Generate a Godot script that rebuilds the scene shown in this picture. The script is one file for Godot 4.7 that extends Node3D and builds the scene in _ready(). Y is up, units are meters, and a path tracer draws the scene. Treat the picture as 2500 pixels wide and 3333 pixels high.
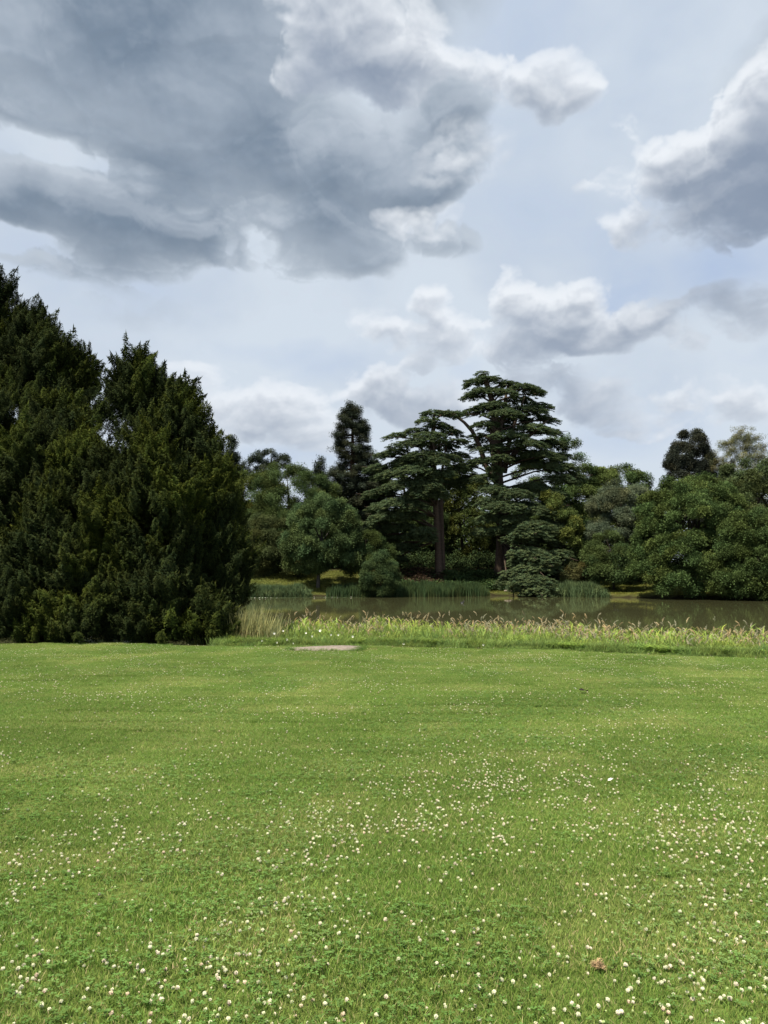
extends Node3D
# A mown lawn with white clover, a yew group on the left, a reed fringe, a lake and cedars on the far bank.
# x runs right, y up, the view looks along -z; metres. "d" below is the distance ahead of the camera (-z).

const WATER := -0.9
var rng := RandomNumberGenerator.new()
var used := {}
var wobble := FastNoiseLite.new()
var patchy := FastNoiseLite.new()
var grain := FastNoiseLite.new()


func _ready() -> void:
	rng.seed = 20240611
	wobble.seed = 3
	wobble.frequency = 0.12
	wobble.fractal_octaves = 3
	patchy.seed = 11
	patchy.frequency = 0.33
	patchy.fractal_octaves = 3
	grain.seed = 5
	grain.frequency = 1.1
	grain.fractal_octaves = 2
	# --- camera, sky, sun, exposure
	var cam := Camera3D.new()
	cam.name = "camera"
	cam.fov = 67.0
	cam.near = 0.1
	cam.far = 3000.0
	cam.position = Vector3(0, 1.6, 0)
	cam.rotation_degrees = Vector3(4.86, 0, 0)
	add_child(cam)
	cam.current = true
	var env := Environment.new()
	env.background_mode = Environment.BG_SKY
	var pano := PanoramaSkyMaterial.new()
	pano.panorama = ImageTexture.create_from_image(sky_picture())
	pano.energy_multiplier = 0.5
	var sky := Sky.new()
	sky.sky_material = pano
	env.sky = sky
	env.sky_rotation = Vector3(0, PI, 0)
	env.tonemap_mode = Environment.TONE_MAPPER_LINEAR
	env.tonemap_exposure = 2.05
	env.sdfgi_enabled = true
	env.ssao_enabled = true
	env.ssil_enabled = true
	var world := WorldEnvironment.new()
	world.name = "daylight"
	world.environment = env
	add_child(world)
	var sun := DirectionalLight3D.new()
	sun.name = "sun"
	sun.light_energy = 1.6
	sun.light_color = Color(1.0, 0.955, 0.88)
	sun.light_angular_distance = 1.2
	sun.shadow_enabled = true
	# high, behind the camera and to the left: shadows fall away to the right
	sun.look_at_from_position(Vector3(-0.40, 1.15, 0.34) * 100.0, Vector3.ZERO)
	add_child(sun)
	# --- setting
	build_ground()
	build_lake()
	# --- trees, large to small
	build_yews()
	build_cedars()
	build_far_trees()
	build_woodland()
	# --- water edge, lawn and small things
	build_far_bank()
	build_reed_bed()
	build_lawn()
	build_clover()
	build_small_things()


# ---------------------------------------------------------------- helpers
func numbered(called: String) -> String:
	var n: int = used.get(called, 0)
	used[called] = n + 1
	return called if n == 0 else "%s_%03d" % [called, n]


func tag(o: Node3D, label: String, category: String, group := "", kind := "") -> Node3D:
	if label:
		o.set_meta("label", label)
	if category:
		o.set_meta("category", category)
	if group:
		o.set_meta("group", group)
	if kind:
		o.set_meta("kind", kind)
	return o


func thing(called: String, label: String, category: String, where := Vector3.ZERO, group := "") -> Node3D:
	var o := Node3D.new()
	o.name = numbered(called)
	o.position = where
	add_child(o)
	tag(o, label, category, group)
	return o


func obj(called: String, m: Mesh, mat: Material, parent: Node = null) -> MeshInstance3D:
	var o := MeshInstance3D.new()
	o.name = called if parent else numbered(called)
	o.mesh = m
	o.material_override = mat
	if parent:
		parent.add_child(o, true)
	else:
		add_child(o)
	return o


# copies of one small mesh (leaves, blades) as one part or one mass
func many(called: String, m: Mesh, mat: Material, places: Array[Transform3D], tints: PackedColorArray, parent: Node = null) -> MultiMeshInstance3D:
	var mm := MultiMesh.new()
	mm.transform_format = MultiMesh.TRANSFORM_3D
	mm.use_colors = true
	mm.mesh = m
	mm.instance_count = places.size()
	for i in places.size():
		mm.set_instance_transform(i, places[i])
		mm.set_instance_color(i, tints[i])
	var o := MultiMeshInstance3D.new()
	o.name = called if parent else numbered(called)
	o.multimesh = mm
	o.material_override = mat
	if parent:
		parent.add_child(o, true)
	else:
		add_child(o)
	return o


class Geo:
	var v := PackedVector3Array()
	var n := PackedVector3Array()
	var c := PackedColorArray()
	func tri(a: Vector3, b: Vector3, d: Vector3, col: Color, top := Color(-1, 0, 0)) -> void:
		v.append(a)
		v.append(b)
		v.append(d)
		c.append(col)
		c.append(col)
		c.append(col if top.r < 0 else top)
	func quad(a: Vector3, b: Vector3, d: Vector3, e: Vector3, col: Color) -> void:
		tri(a, b, d, col)
		tri(a, d, e, col)
	# a tapered tube through pts, with smooth normals
	func tube(pts: Array, radii: Array, sides: int, col: Color, spread := 0.0, r: RandomNumberGenerator = null) -> void:
		var rings := []
		var normals := []
		var cols := []
		for i in pts.size():
			var t: Vector3 = (pts[mini(i + 1, pts.size() - 1)] - pts[maxi(i - 1, 0)]).normalized()
			var a := t.cross(Vector3(0, 0, 1) if absf(t.z) < 0.9 else Vector3(1, 0, 0)).normalized()
			var b := t.cross(a)
			var ring := []
			var nn := []
			var cc := []
			for k in sides + 1:
				var ang := TAU * k / sides
				var dir := a * cos(ang) + b * sin(ang)
				var flute := 1.0
				if spread > 0.0:
					flute = 1.0 + spread * sin(ang * 5.0 + i * 0.4) + spread * 0.6 * sin(ang * 3.0 + 1.0)
				ring.append(pts[i] + dir * float(radii[i]) * flute)
				nn.append(dir)
				var g := 1.0
				if r and k < sides:
					g = r.randf_range(0.75, 1.25)
				cc.append(Color(col.r * g, col.g * g, col.b * g) if k < sides else cc[0])
			rings.append(ring)
			normals.append(nn)
			cols.append(cc)
		for i in pts.size() - 1:
			for k in sides:
				for q in [[i, k], [i + 1, k], [i + 1, k + 1], [i, k], [i + 1, k + 1], [i, k + 1]]:
					v.append(rings[q[0]][q[1]])
					n.append(normals[q[0]][q[1]])
					c.append(cols[q[0]][q[1]])
	func mesh() -> ArrayMesh:
		var a := []
		a.resize(Mesh.ARRAY_MAX)
		a[Mesh.ARRAY_VERTEX] = v
		a[Mesh.ARRAY_COLOR] = c
		if n.size() == v.size():
			a[Mesh.ARRAY_NORMAL] = n
		var m := ArrayMesh.new()
		m.add_surface_from_arrays(Mesh.PRIMITIVE_TRIANGLES, a)
		return m


func leaf_material(called: String, rough := 0.55, back := 0.35, shine := 0.2) -> StandardMaterial3D:
	var m := StandardMaterial3D.new()
	m.resource_name = called
	m.vertex_color_use_as_albedo = true
	m.roughness = rough
	m.metallic_specular = shine
	if back > 0.0:
		m.backlight_enabled = true
		m.backlight = Color(back, back, back).linear_to_srgb()
	return m


func bark_material(called: String) -> StandardMaterial3D:
	var m := StandardMaterial3D.new()
	m.resource_name = called
	m.vertex_color_use_as_albedo = true
	m.roughness = 0.95
	m.metallic_specular = 0.2
	var t := NoiseTexture2D.new()
	t.width = 256
	t.height = 256
	t.seamless = true
	var f := FastNoiseLite.new()
	f.noise_type = FastNoiseLite.TYPE_CELLULAR
	f.frequency = 0.05
	t.noise = f
	var ramp := Gradient.new()
	ramp.set_color(0, Color(0.55, 0.55, 0.55))
	ramp.set_color(1, Color(1, 1, 1))
	t.color_ramp = ramp
	m.albedo_texture = t
	m.uv1_triplanar = true
	m.uv1_scale = Vector3(1.4, 0.35, 1.4)
	m.heightmap_enabled = false
	return m


func unit() -> Vector3:
	var z := rng.randf_range(-1, 1)
	var a := rng.randf() * TAU
	var s := sqrt(1.0 - z * z)
	return Vector3(s * cos(a), z, s * sin(a))


# axes with +y along d, rolled by a
func along(d: Vector3, a: float) -> Basis:
	var y := d.normalized()
	var x := y.cross(Vector3(0.31, 0.2, 0.93)).normalized()
	x = x.rotated(y, a)
	return Basis(x, y, x.cross(y))


func tinted(c: Color, low: float, high: float, warm := 0.0) -> Color:
	var g := rng.randf_range(low, high)
	var w := rng.randf_range(-warm, warm)
	return Color(c.r * g * (1.0 + w), c.g * g, c.b * g * (1.0 - w))


func step(a: float, b: float, x: float) -> float:
	var t := clampf((x - a) / (b - a), 0.0, 1.0)
	return t * t * (3.0 - 2.0 * t)


# ---------------------------------------------------------------- sky
# Cumulus under a thin veil. Each cloud is heaped from soft lumps [azimuth, elevation, half width, half height, thickness] in degrees;
# light comes from above, so a lump's top is white and what lies under more cloud is grey.
func layer_lumps() -> Array:
	# the big grey sheet overhead, to the left, with bright breaks (negative) in it
	var l := [
		[-17.5, 33.4, 11.0, 6.5, 0.85], [-8.2, 29.5, 9.0, 5.5, 1.0], [-2.5, 26.9, 7.0, 4.4, 1.0], [1.8, 30.0, 6.0, 4.0, 1.0], [-24.1, 31.7, 9.0, 4.2, 0.55], [-12.5, 36.2, 8.0, 6.0, 0.8], [-4.6, 24.1, 5.6, 2.7, 0.95], [-14.4, 29.8, 9.0, 4.0, 0.6],
		[-21.4, 24.7, 9.0, 2.6, 0.95], [-16.9, 23.3, 6.0, 2.4, 0.85], [-25.0, 24.7, 5.5, 2.0, 0.7], [-22.2, 21.4, 5.0, 1.6, 0.5], [-12.5, 23.1, 4.0, 1.6, 0.4], [3.6, 27.7, 3.4, 2.2, 0.8], [4.7, 33.2, 3.4, 2.4, 0.6], [6.5, 32.1, 2.4, 1.6, 0.35],
		[5.0, 24.4, 2.6, 1.3, 0.6], [-1.4, 22.9, 3.0, 1.4, 0.5], [-18.7, 19.1, 4.0, 1.4, 0.2], [-20.4, 41.0, 24.0, 9.0, 0.9], [-33.0, 28.9, 9.0, 9.0, 0.8],
		[-25.4, 28.0, 5.5, 1.2, -0.6], [-19.6, 27.1, 4.0, 0.8, -0.25], [-18.2, 26.0, 7.0, 2.4, 0.45], [-12.2, 24.3, 4.5, 2.2, 0.5], [-14.3, 25.2, 1.8, 0.9, -0.7], [-9.5, 23.9, 1.3, 1.4, -0.6], [-11.9, 23.3, 1.2, 1.2, -0.5], [-27.4, 31.5, 2.6, 1.6, -0.5], [-26.0, 22.0, 2.6, 1.0, -0.6], [-6.8, 32.3, 2.4, 1.6, -0.25], [-23.1, 30.4, 5.0, 1.6, -0.2],
	]
	var r := RandomNumberGenerator.new()
	r.seed = 43
	for i in 9:
		l.append([r.randf_range(45, 315), r.randf_range(22, 80), r.randf_range(10, 24), r.randf_range(4, 8), r.randf_range(0.5, 1.1)])
	return l


func blue_patches() -> Array:
	return [
		[-6.6, 16.1, 7.0, 1.3, 0.55], [17.1, 19.6, 2.2, 1.8, 0.7], [25.4, 20.8, 4.5, 1.8, 0.8], [16.8, 9.3, 6.0, 2.4, 0.75], [-9.3, 8.9, 6.0, 1.2, 0.6], [10.4, 36.4, 5.0, 5.0, 0.2], [21.4, 33.5, 8.0, 4.0, 0.08], [7.0, 14.8, 2.0, 1.4, 0.4], [26.3, 14.3, 3.0, 1.2, 0.3],
		[70.0, 18.0, 12.0, 3.0, 0.5], [120.0, 30.0, 14.0, 4.0, 0.5], [180.0, 14.0, 16.0, 2.5, 0.5], [230.0, 26.0, 12.0, 4.0, 0.5], [290.0, 16.0, 10.0, 3.0, 0.5],
	]


func heap_lumps() -> Array:
	var l := []
	# heaped tops along the right edge of the grey sheet
	for q in [
		[-2.5, 35.6, 3.6, 3.0, 0.7], [-5.0, 36.1, 2.6, 3.4, 0.6], [-6.8, 33.9, 1.8, 1.6, 0.4], [1.1, 36.7, 3.0, 2.6, 0.7], [0.0, 34.6, 3.4, 2.0, 0.7], [-4.0, 38.8, 4.0, 3.0, 0.7], [2.5, 34.9, 2.6, 1.8, 0.6], [6.1, 34.5, 2.8, 1.9, 0.65], [9.0, 34.3, 2.2, 1.5, 0.5], [10.4, 32.9, 2.2, 1.6, 0.5], [13.0, 32.8, 2.7, 2.2, 0.75], [14.8, 32.0, 1.4, 1.3, 0.4],
		[6.4, 29.6, 3.4, 2.0, 0.2], [3.6, 25.7, 3.4, 1.2, 0.22],
	]:
		l.append(q)
	# the bank at the right edge
	for q in [
		[25.7, 27.0, 5.5, 3.6, 1.1], [22.1, 27.9, 4.6, 2.4, 0.85], [26.4, 29.7, 3.0, 2.6, 0.7], [27.9, 30.7, 2.2, 2.4, 0.7], [19.3, 28.6, 2.6, 1.4, 0.5], [19.6, 26.4, 4.0, 1.4, 0.4], [21.1, 24.2, 4.4, 1.8, 0.5], [25.3, 24.1, 4.4, 2.4, 0.8], [24.3, 22.3, 3.0, 1.2, 0.3], [30.2, 26.3, 6.0, 4.6, 1.1],
		[17.7, 29.7, 1.4, 0.9, 0.3], [17.6, 24.4, 1.6, 0.9, 0.3],
	]:
		l.append(q)
	# the two low heaps over the cedars
	for q in [
		[10.5, 18.9, 2.4, 2.8, 0.8], [9.1, 20.8, 1.3, 1.9, 0.5], [12.8, 18.4, 3.2, 2.8, 0.95], [14.5, 19.2, 2.4, 2.4, 0.7], [16.4, 17.2, 4.6, 2.0, 0.95], [19.3, 17.9, 2.6, 1.8, 0.7], [21.1, 17.7, 2.0, 1.6, 0.5], [13.1, 16.2, 5.0, 1.3, 0.7], [22.0, 16.0, 1.6, 1.2, 0.3],
		[3.2, 19.8, 1.8, 2.0, 0.75], [4.6, 17.8, 2.2, 1.8, 0.7], [1.4, 17.5, 2.0, 1.5, 0.55], [4.6, 15.9, 2.6, 1.6, 0.6], [7.3, 17.1, 2.0, 1.2, 0.4], [-0.3, 18.5, 1.6, 1.4, 0.25],
		[25.1, 18.7, 3.6, 1.3, 0.35], [26.4, 17.0, 3.0, 1.4, 0.3],
	]:
		l.append(q)
	# low clouds behind the far trees
	for q in [
		[-0.3, 13.6, 2.6, 1.9, 0.7], [-1.7, 14.2, 1.8, 1.4, 0.5], [1.4, 12.6, 2.2, 1.6, 0.6], [-6.6, 13.5, 4.0, 1.6, 0.6], [-9.3, 12.4, 3.4, 1.6, 0.55], [-5.9, 11.5, 4.6, 1.6, 0.65], [-10.0, 10.7, 3.0, 1.3, 0.5], [-4.5, 9.8, 4.0, 1.0, 0.35], [-12.3, 12.6, 2.4, 1.2, 0.3],
		[5.9, 12.8, 3.0, 1.2, 0.45], [10.0, 12.4, 2.4, 1.0, 0.35], [14.3, 12.8, 3.0, 1.2, 0.5], [15.6, 11.5, 3.0, 1.0, 0.4], [24.0, 12.4, 2.6, 1.0, 0.4], [25.6, 11.1, 3.0, 1.1, 0.45], [-13.7, 14.2, 3.0, 1.1, 0.4], [2.5, 14.6, 1.8, 0.9, 0.35], [20.4, 12.7, 2.0, 0.9, 0.35],
		[16.9, 12.4, 6.0, 1.2, 0.3], [23.3, 11.6, 4.0, 1.2, 0.35], [19.1, 10.6, 3.6, 1.0, 0.28], [4.5, 11.9, 4.0, 1.6, 0.4], [12.1, 14.3, 3.6, 1.2, 0.3],
	]:
		l.append(q)
	# the rest of the sky goes on in the same way
	var r := RandomNumberGenerator.new()
	r.seed = 41
	for i in 46:
		var az := r.randf_range(50, 310)
		var el := r.randf_range(4, 62)
		var size := r.randf_range(0.5, 1.0) * (3.0 + el * 0.16)
		for k in 6:
			l.append([az + r.randf_range(-1.3, 1.3) * size, el + r.randf_range(-0.35, 0.45) * size, size * r.randf_range(0.6, 1.4), size * r.randf_range(0.35, 0.6), r.randf_range(0.4, 1.0)])
	return l


func heap_thickness(lumps: Array, thick: PackedFloat32Array, warp_x: PackedFloat32Array, warp_y: PackedFloat32Array, size: Vector2i, az0: float, el1: float, dx: float, dy: float, sway: float) -> PackedFloat32Array:
	var w := size.x
	var h := size.y
	for q in lumps:
		for turn in [-360.0, 0.0, 360.0]:
			var a: float = q[0] + turn
			var e: float = q[1]
			var ra: float = q[2] / maxf(cos(deg_to_rad(e)), 0.25)
			var re: float = q[3]
			var i0 := maxi(0, int((a - ra * 1.25 - 4.0 - az0) / dx))
			var i1 := mini(w - 1, int((a + ra * 1.25 + 4.0 - az0) / dx))
			if i1 < i0:
				continue
			var j0 := maxi(0, int((el1 - e - re * 1.25 - 3.0) / dy))
			var j1 := mini(h - 1, int((el1 - e + re * 1.25 + 3.0) / dy))
			for j in range(j0, j1 + 1):
				var el := el1 - (j + 0.5) * dy
				for i in range(i0, i1 + 1):
					var k := j * w + i
					var u := (az0 + (i + 0.5) * dx + warp_x[k] * sway - a) / ra
					var v := (el + warp_y[k] * sway - e) / re
					var s := 1.0 - u * u - v * v
					if s > -0.6:
						thick[k] += q[4] * (s if s > 0.0 else s * 0.25)
	return thick


func sky_part(w: int, h: int, az0: float, az1: float, el0: float, el1: float) -> Image:
	var layer := PackedFloat32Array()
	var heap := PackedFloat32Array()
	var warp_x := PackedFloat32Array()
	var warp_y := PackedFloat32Array()
	var bump := PackedFloat32Array()
	layer.resize(w * h)
	heap.resize(w * h)
	warp_x.resize(w * h)
	warp_y.resize(w * h)
	bump.resize(w * h)
	var soft := FastNoiseLite.new()
	soft.seed = 21
	soft.frequency = 5.5
	soft.fractal_octaves = 6
	soft.fractal_gain = 0.55
	var puff := FastNoiseLite.new()
	puff.seed = 8
	puff.noise_type = FastNoiseLite.TYPE_CELLULAR
	puff.cellular_return_type = FastNoiseLite.RETURN_DISTANCE
	puff.frequency = 17.0
	puff.fractal_octaves = 5
	puff.fractal_gain = 0.55
	var veil := FastNoiseLite.new()
	veil.seed = 77
	veil.frequency = 2.2
	veil.fractal_octaves = 5
	var dx := (az1 - az0) / w
	var dy := (el1 - el0) / h
	var dirs := PackedVector3Array()
	dirs.resize(w * h)
	for j in h:
		var el := deg_to_rad(el1 - (j + 0.5) * dy)
		for i in w:
			var az := deg_to_rad(az0 + (i + 0.5) * dx)
			var p := Vector3(sin(az) * cos(el), sin(el) * 1.5, -cos(az) * cos(el))
			var k := j * w + i
			dirs[k] = p
			warp_x[k] = soft.get_noise_3dv(p) * 3.4
			warp_y[k] = soft.get_noise_3dv(p + Vector3(7, 3, 1)) * 2.4
			bump[k] = -puff.get_noise_3dv(p + Vector3(warp_x[k], warp_y[k], 0) * 0.012) - 0.45
	var size := Vector2i(w, h)
	layer = heap_thickness(layer_lumps(), layer, warp_x, warp_y, size, az0, el1, dx, dy, 0.65)
	heap = heap_thickness(heap_lumps(), heap, warp_x, warp_y, size, az0, el1, dx, dy, 0.8)
	for k in w * h:
		layer[k] = maxf(0.0, layer[k] + (warp_x[k] * 0.12 + bump[k] * 0.12 + 0.01) * clampf(layer[k] * 5.0, 0.0, 1.0)) if layer[k] > 0.005 else 0.0
		if heap[k] > 0.01:
			var edge := clampf(1.25 - heap[k] * 0.5, 0.3, 1.0)
			heap[k] = maxf(0.0, heap[k] + (bump[k] * 0.82 + warp_x[k] * 0.10 - 0.06) * edge * clampf(heap[k] * 6.0, 0.0, 1.0))
		else:
			heap[k] = 0.0
	var fine := FastNoiseLite.new()
	fine.seed = 5
	fine.frequency = 26.0
	fine.fractal_octaves = 4
	fine.fractal_gain = 0.6
	for k in w * h:
		if heap[k] > 0.0 or layer[k] > 0.0:
			var n := fine.get_noise_3dv(dirs[k] + Vector3(warp_x[k], warp_y[k], 0) * 0.01)
			heap[k] = maxf(0.0, heap[k] + n * 0.30 * clampf(heap[k] * 5.0, 0.0, 1.0))
			layer[k] = maxf(0.0, layer[k] + n * 0.16 * clampf(layer[k] * 4.0, 0.0, 1.0))
	var patches := blue_patches()
	var im := Image.create(w, h, false, Image.FORMAT_RGBF)
	for j in h:
		var el := el1 - (j + 0.5) * dy
		for i in w:
			var k := j * w + i
			var p := dirs[k]
			var az := az0 + (i + 0.5) * dx
			# thin high veil with blue showing through
			var vn := veil.get_noise_3dv(p) + 0.35 * veil.get_noise_3dv(p * 3.1)
			var blue := 0.06 - vn * 0.7
			for q in patches:
				var u: float = (az - q[0] + warp_x[k]) / q[2]
				var v: float = (el - q[1] + warp_y[k] * 0.5) / q[3]
				blue += q[4] * exp(-u * u - v * v)
			blue = clampf(blue, 0.0, 1.0)
			var c := (Color(0.625, 0.70, 0.79) * (1.0 + clampf(vn, -0.3, 0.3) * 0.10)).lerp(Color(0.40, 0.515, 0.73), blue * 0.75)
			# the grey layer: bright where thin, blotched underneath
			var t := layer[k]
			if t > 0.002:
				var dark := 1.0 - exp(-t * 2.1)
				var mottle := clampf(0.5 + warp_y[k] * 0.5 + vn * 1.3, 0.0, 1.0)
				var under := Color(0.185, 0.247, 0.33).lerp(Color(0.31, 0.375, 0.46), mottle)
				var over := layer[maxi(0, j - int(1.1 / dy)) * w + i]
				var top := clampf((t - over) * 1.5, 0.0, 1.0) * exp(-t * 0.8)
				var by := layer[maxi(0, j - int(0.5 / dy)) * w + mini(w - 1, i + int(0.25 / dx))]
				var fold := clampf((t - by) * 2.6, -0.5, 0.7)
				under = under.lerp(Color(0.74, 0.80, 0.88), clampf(top * 0.7 + maxf(fold, 0.0) * 0.12, 0.0, 0.9)) * (1.0 + minf(fold, 0.0) * 0.1)
				c = c.lerp(Color(0.70, 0.765, 0.83), (1.0 - exp(-t * 3.0)) * 0.8).lerp(under, dark)
			t = heap[k]
			if t > 0.002:
				var over := 0.0
				for s in 9:
					var jj := maxi(0, j - int((s * s * 0.055 + s * 0.5 + 0.35) / dy))
					var ii := mini(w - 1, i + int((s * 0.16) / dx))
					over += heap[jj * w + ii] * (0.45 + 0.12 * s)
				var near := heap[maxi(0, j - int(0.55 / dy)) * w + mini(w - 1, i + int(0.15 / dx))]
				var relief := clampf((t - near) * 1.6, -0.5, 0.8)
				var lit := exp(-over * 0.33)
				var base := Color(0.225, 0.285, 0.385).lerp(Color(0.30, 0.36, 0.46), clampf(0.5 + vn * 1.6 + bump[k] * 0.5, 0.0, 1.0))
				var cc := base.lerp(Color(0.84, 0.88, 0.93), clampf(lit * 0.6 + exp(-t * 1.7) * (0.22 + 0.36 * lit) + relief * (0.12 + 0.4 * lit), 0.0, 1.0))
				# air in front of the low clouds
				cc = cc.lerp(Color(0.58, 0.65, 0.76), clampf(0.3 - el * 0.015, 0.0, 0.3) * 0.8)
				c = c.lerp(cc, 1.0 - exp(-t * (3.6 + warp_y[k])))
			im.set_pixel(i, j, c.linear_to_srgb())
	im.convert(Image.FORMAT_RGB8)
	return im


func sky_picture() -> Image:
	var im := sky_part(720, 360, -180.0, 180.0, -90.0, 90.0)
	im.resize(4096, 2048, Image.INTERPOLATE_CUBIC)
	# the same sky, worked out more finely ahead
	var px := 4096.0 / 360.0
	var i0 := 1640
	var i1 := 2456
	var j0 := 500
	var j1 := 1040
	var fine := sky_part(i1 - i0, j1 - j0, i0 / px - 180.0, i1 / px - 180.0, 90.0 - j1 / px, 90.0 - j0 / px)
	im.blit_rect(fine, Rect2i(0, 0, i1 - i0, j1 - j0), Vector2i(i0, j0))
	return im


# ---------------------------------------------------------------- ground and water
# distance of the lawn's mown edge, and of the far shore, for each x
func edge_at(x: float) -> float:
	if x < 0.76:
		return 18.2 + minf(0.76 - x, 6.0) * 0.12
	return 18.2 - minf(x - 0.76, 12.0) * 0.36


func shore_at(x: float) -> float:
	var xs := [-400.0, -22.0, -8.0, 6.0, 13.0, 18.0, 22.0, 27.0, 34.0, 40.0, 50.0, 400.0]
	var ds := [90.0, 98.0, 101.0, 103.0, 107.0, 109.0, 102.0, 100.0, 97.0, 89.0, 84.0, 80.0]
	for i in xs.size() - 1:
		if x < xs[i + 1]:
			return lerpf(ds[i], ds[i + 1], step(xs[i], xs[i + 1], x))
	return 80.0


func ground_at(x: float, d: float) -> float:
	var s := d - edge_at(x)
	var y := wobble.get_noise_2d(x * 1.5, d * 1.5) * 0.05
	if s > 0.0:
		y -= 1.7 * step(-0.4, 7.5, s) - 0.02
	var t := d - shore_at(x)
	if t > -4.0:
		var rise := lerpf(3.7, 1.6, step(20.0, 32.0, x))
		var far := WATER + 0.38 * step(0.0, 0.5, t) + rise * step(-1.0, 19.0, t) + 3.0 * step(30.0, 160.0, t)
		if t < 0.0:
			far = WATER - 0.8 * step(0.0, 4.0, -t)
		y = far + wobble.get_noise_2d(x * 0.9, d * 0.9) * 0.3 * step(0.5, 5.0, t)
	return y


func ground_tint(x: float, d: float) -> Color:
	var s := d - edge_at(x)
	var g := wobble.get_noise_2d(x, d) * 0.5 + grain.get_noise_2d(x * 0.8, d * 0.8) * 0.4
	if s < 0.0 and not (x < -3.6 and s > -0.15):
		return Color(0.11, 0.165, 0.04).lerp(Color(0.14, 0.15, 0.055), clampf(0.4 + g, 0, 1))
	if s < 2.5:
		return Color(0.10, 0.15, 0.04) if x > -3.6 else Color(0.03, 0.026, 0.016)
	var t := d - shore_at(x)
	if t < 0.3:
		return Color(0.035, 0.028, 0.018)
	var turf := Color(0.085, 0.115, 0.03).lerp(Color(0.14, 0.13, 0.05), clampf(0.45 + g, 0, 1))
	var litter := Color(0.032, 0.03, 0.016)
	# short turf near the shore and in the clearings, leaf litter in the wood
	return turf.lerp(litter, step(9.0, 17.0, t + g * 4.0))


func build_ground() -> void:
	var rows := []
	var d := -40.0
	while d < 1500.0:
		rows.append(d)
		if d < -2.0:
			d += 6.0
		elif d < 14.0:
			d += 1.0
		elif d < 28.0:
			d += 0.35
		elif d < 76.0:
			d += 6.0
		elif d < 112.0:
			d += 0.4
		elif d < 150.0:
			d += 1.5
		else:
			d *= 1.25
	var cols := []
	var x := 0.0
	while x < 1300.0:
		cols.append(x)
		x += 1.0 if x < 64.0 else x * 0.2
	var all := []
	for i in range(cols.size() - 1, 0, -1):
		all.append(-cols[i])
	all.append_array(cols)
	var st := SurfaceTool.new()
	st.begin(Mesh.PRIMITIVE_TRIANGLES)
	for r in rows:
		for q in all:
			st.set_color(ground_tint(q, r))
			st.add_vertex(Vector3(q, ground_at(q, r), -r))
	var w := all.size()
	for j in rows.size() - 1:
		for i in w - 1:
			var a := j * w + i
			for k in [a, a + w, a + 1, a + 1, a + w, a + w + 1]:
				st.add_index(k)
	st.generate_normals()
	var m := StandardMaterial3D.new()
	m.resource_name = "turf and soil"
	m.vertex_color_use_as_albedo = true
	m.roughness = 1.0
	m.metallic_specular = 0.15
	var t := NoiseTexture2D.new()
	t.width = 512
	t.height = 512
	t.seamless = true
	var f := FastNoiseLite.new()
	f.frequency = 0.03
	f.fractal_octaves = 5
	t.noise = f
	var ramp := Gradient.new()
	ramp.set_color(0, Color(0.6, 0.6, 0.55))
	ramp.set_color(1, Color(1, 1, 1))
	t.color_ramp = ramp
	m.albedo_texture = t
	m.uv1_triplanar = true
	m.uv1_world_triplanar = true
	m.uv1_scale = Vector3(0.9, 0.9, 0.9)
	tag(obj("ground", st.commit(), m), "gently rolling parkland ground running down to the lake and up beyond it", "", "", "structure")


func build_lake() -> void:
	var m := StandardMaterial3D.new()
	m.resource_name = "peaty water"
	m.albedo_color = Color(0.064, 0.067, 0.032).linear_to_srgb()
	m.roughness = 0.03
	m.metallic_specular = 0.5
	var t := NoiseTexture2D.new()
	t.width = 512
	t.height = 512
	t.seamless = true
	t.as_normal_map = true
	t.bump_strength = 1.2
	var f := FastNoiseLite.new()
	f.frequency = 0.02
	f.fractal_octaves = 3
	t.noise = f
	m.normal_enabled = true
	m.normal_texture = t
	m.normal_scale = 0.035
	m.uv1_triplanar = true
	m.uv1_world_triplanar = true
	m.uv1_scale = Vector3(0.09, 0.09, 0.2)
	var st := SurfaceTool.new()
	st.begin(Mesh.PRIMITIVE_TRIANGLES)
	for q in [Vector3(-420, WATER, -10), Vector3(-420, WATER, -125), Vector3(420, WATER, -125), Vector3(-420, WATER, -10), Vector3(420, WATER, -125), Vector3(420, WATER, -10)]:
		st.set_normal(Vector3.UP)
		st.add_vertex(q)
	tag(obj("lake", st.commit(), m), "dark brown still lake reflecting the trees", "", "", "structure")


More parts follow.
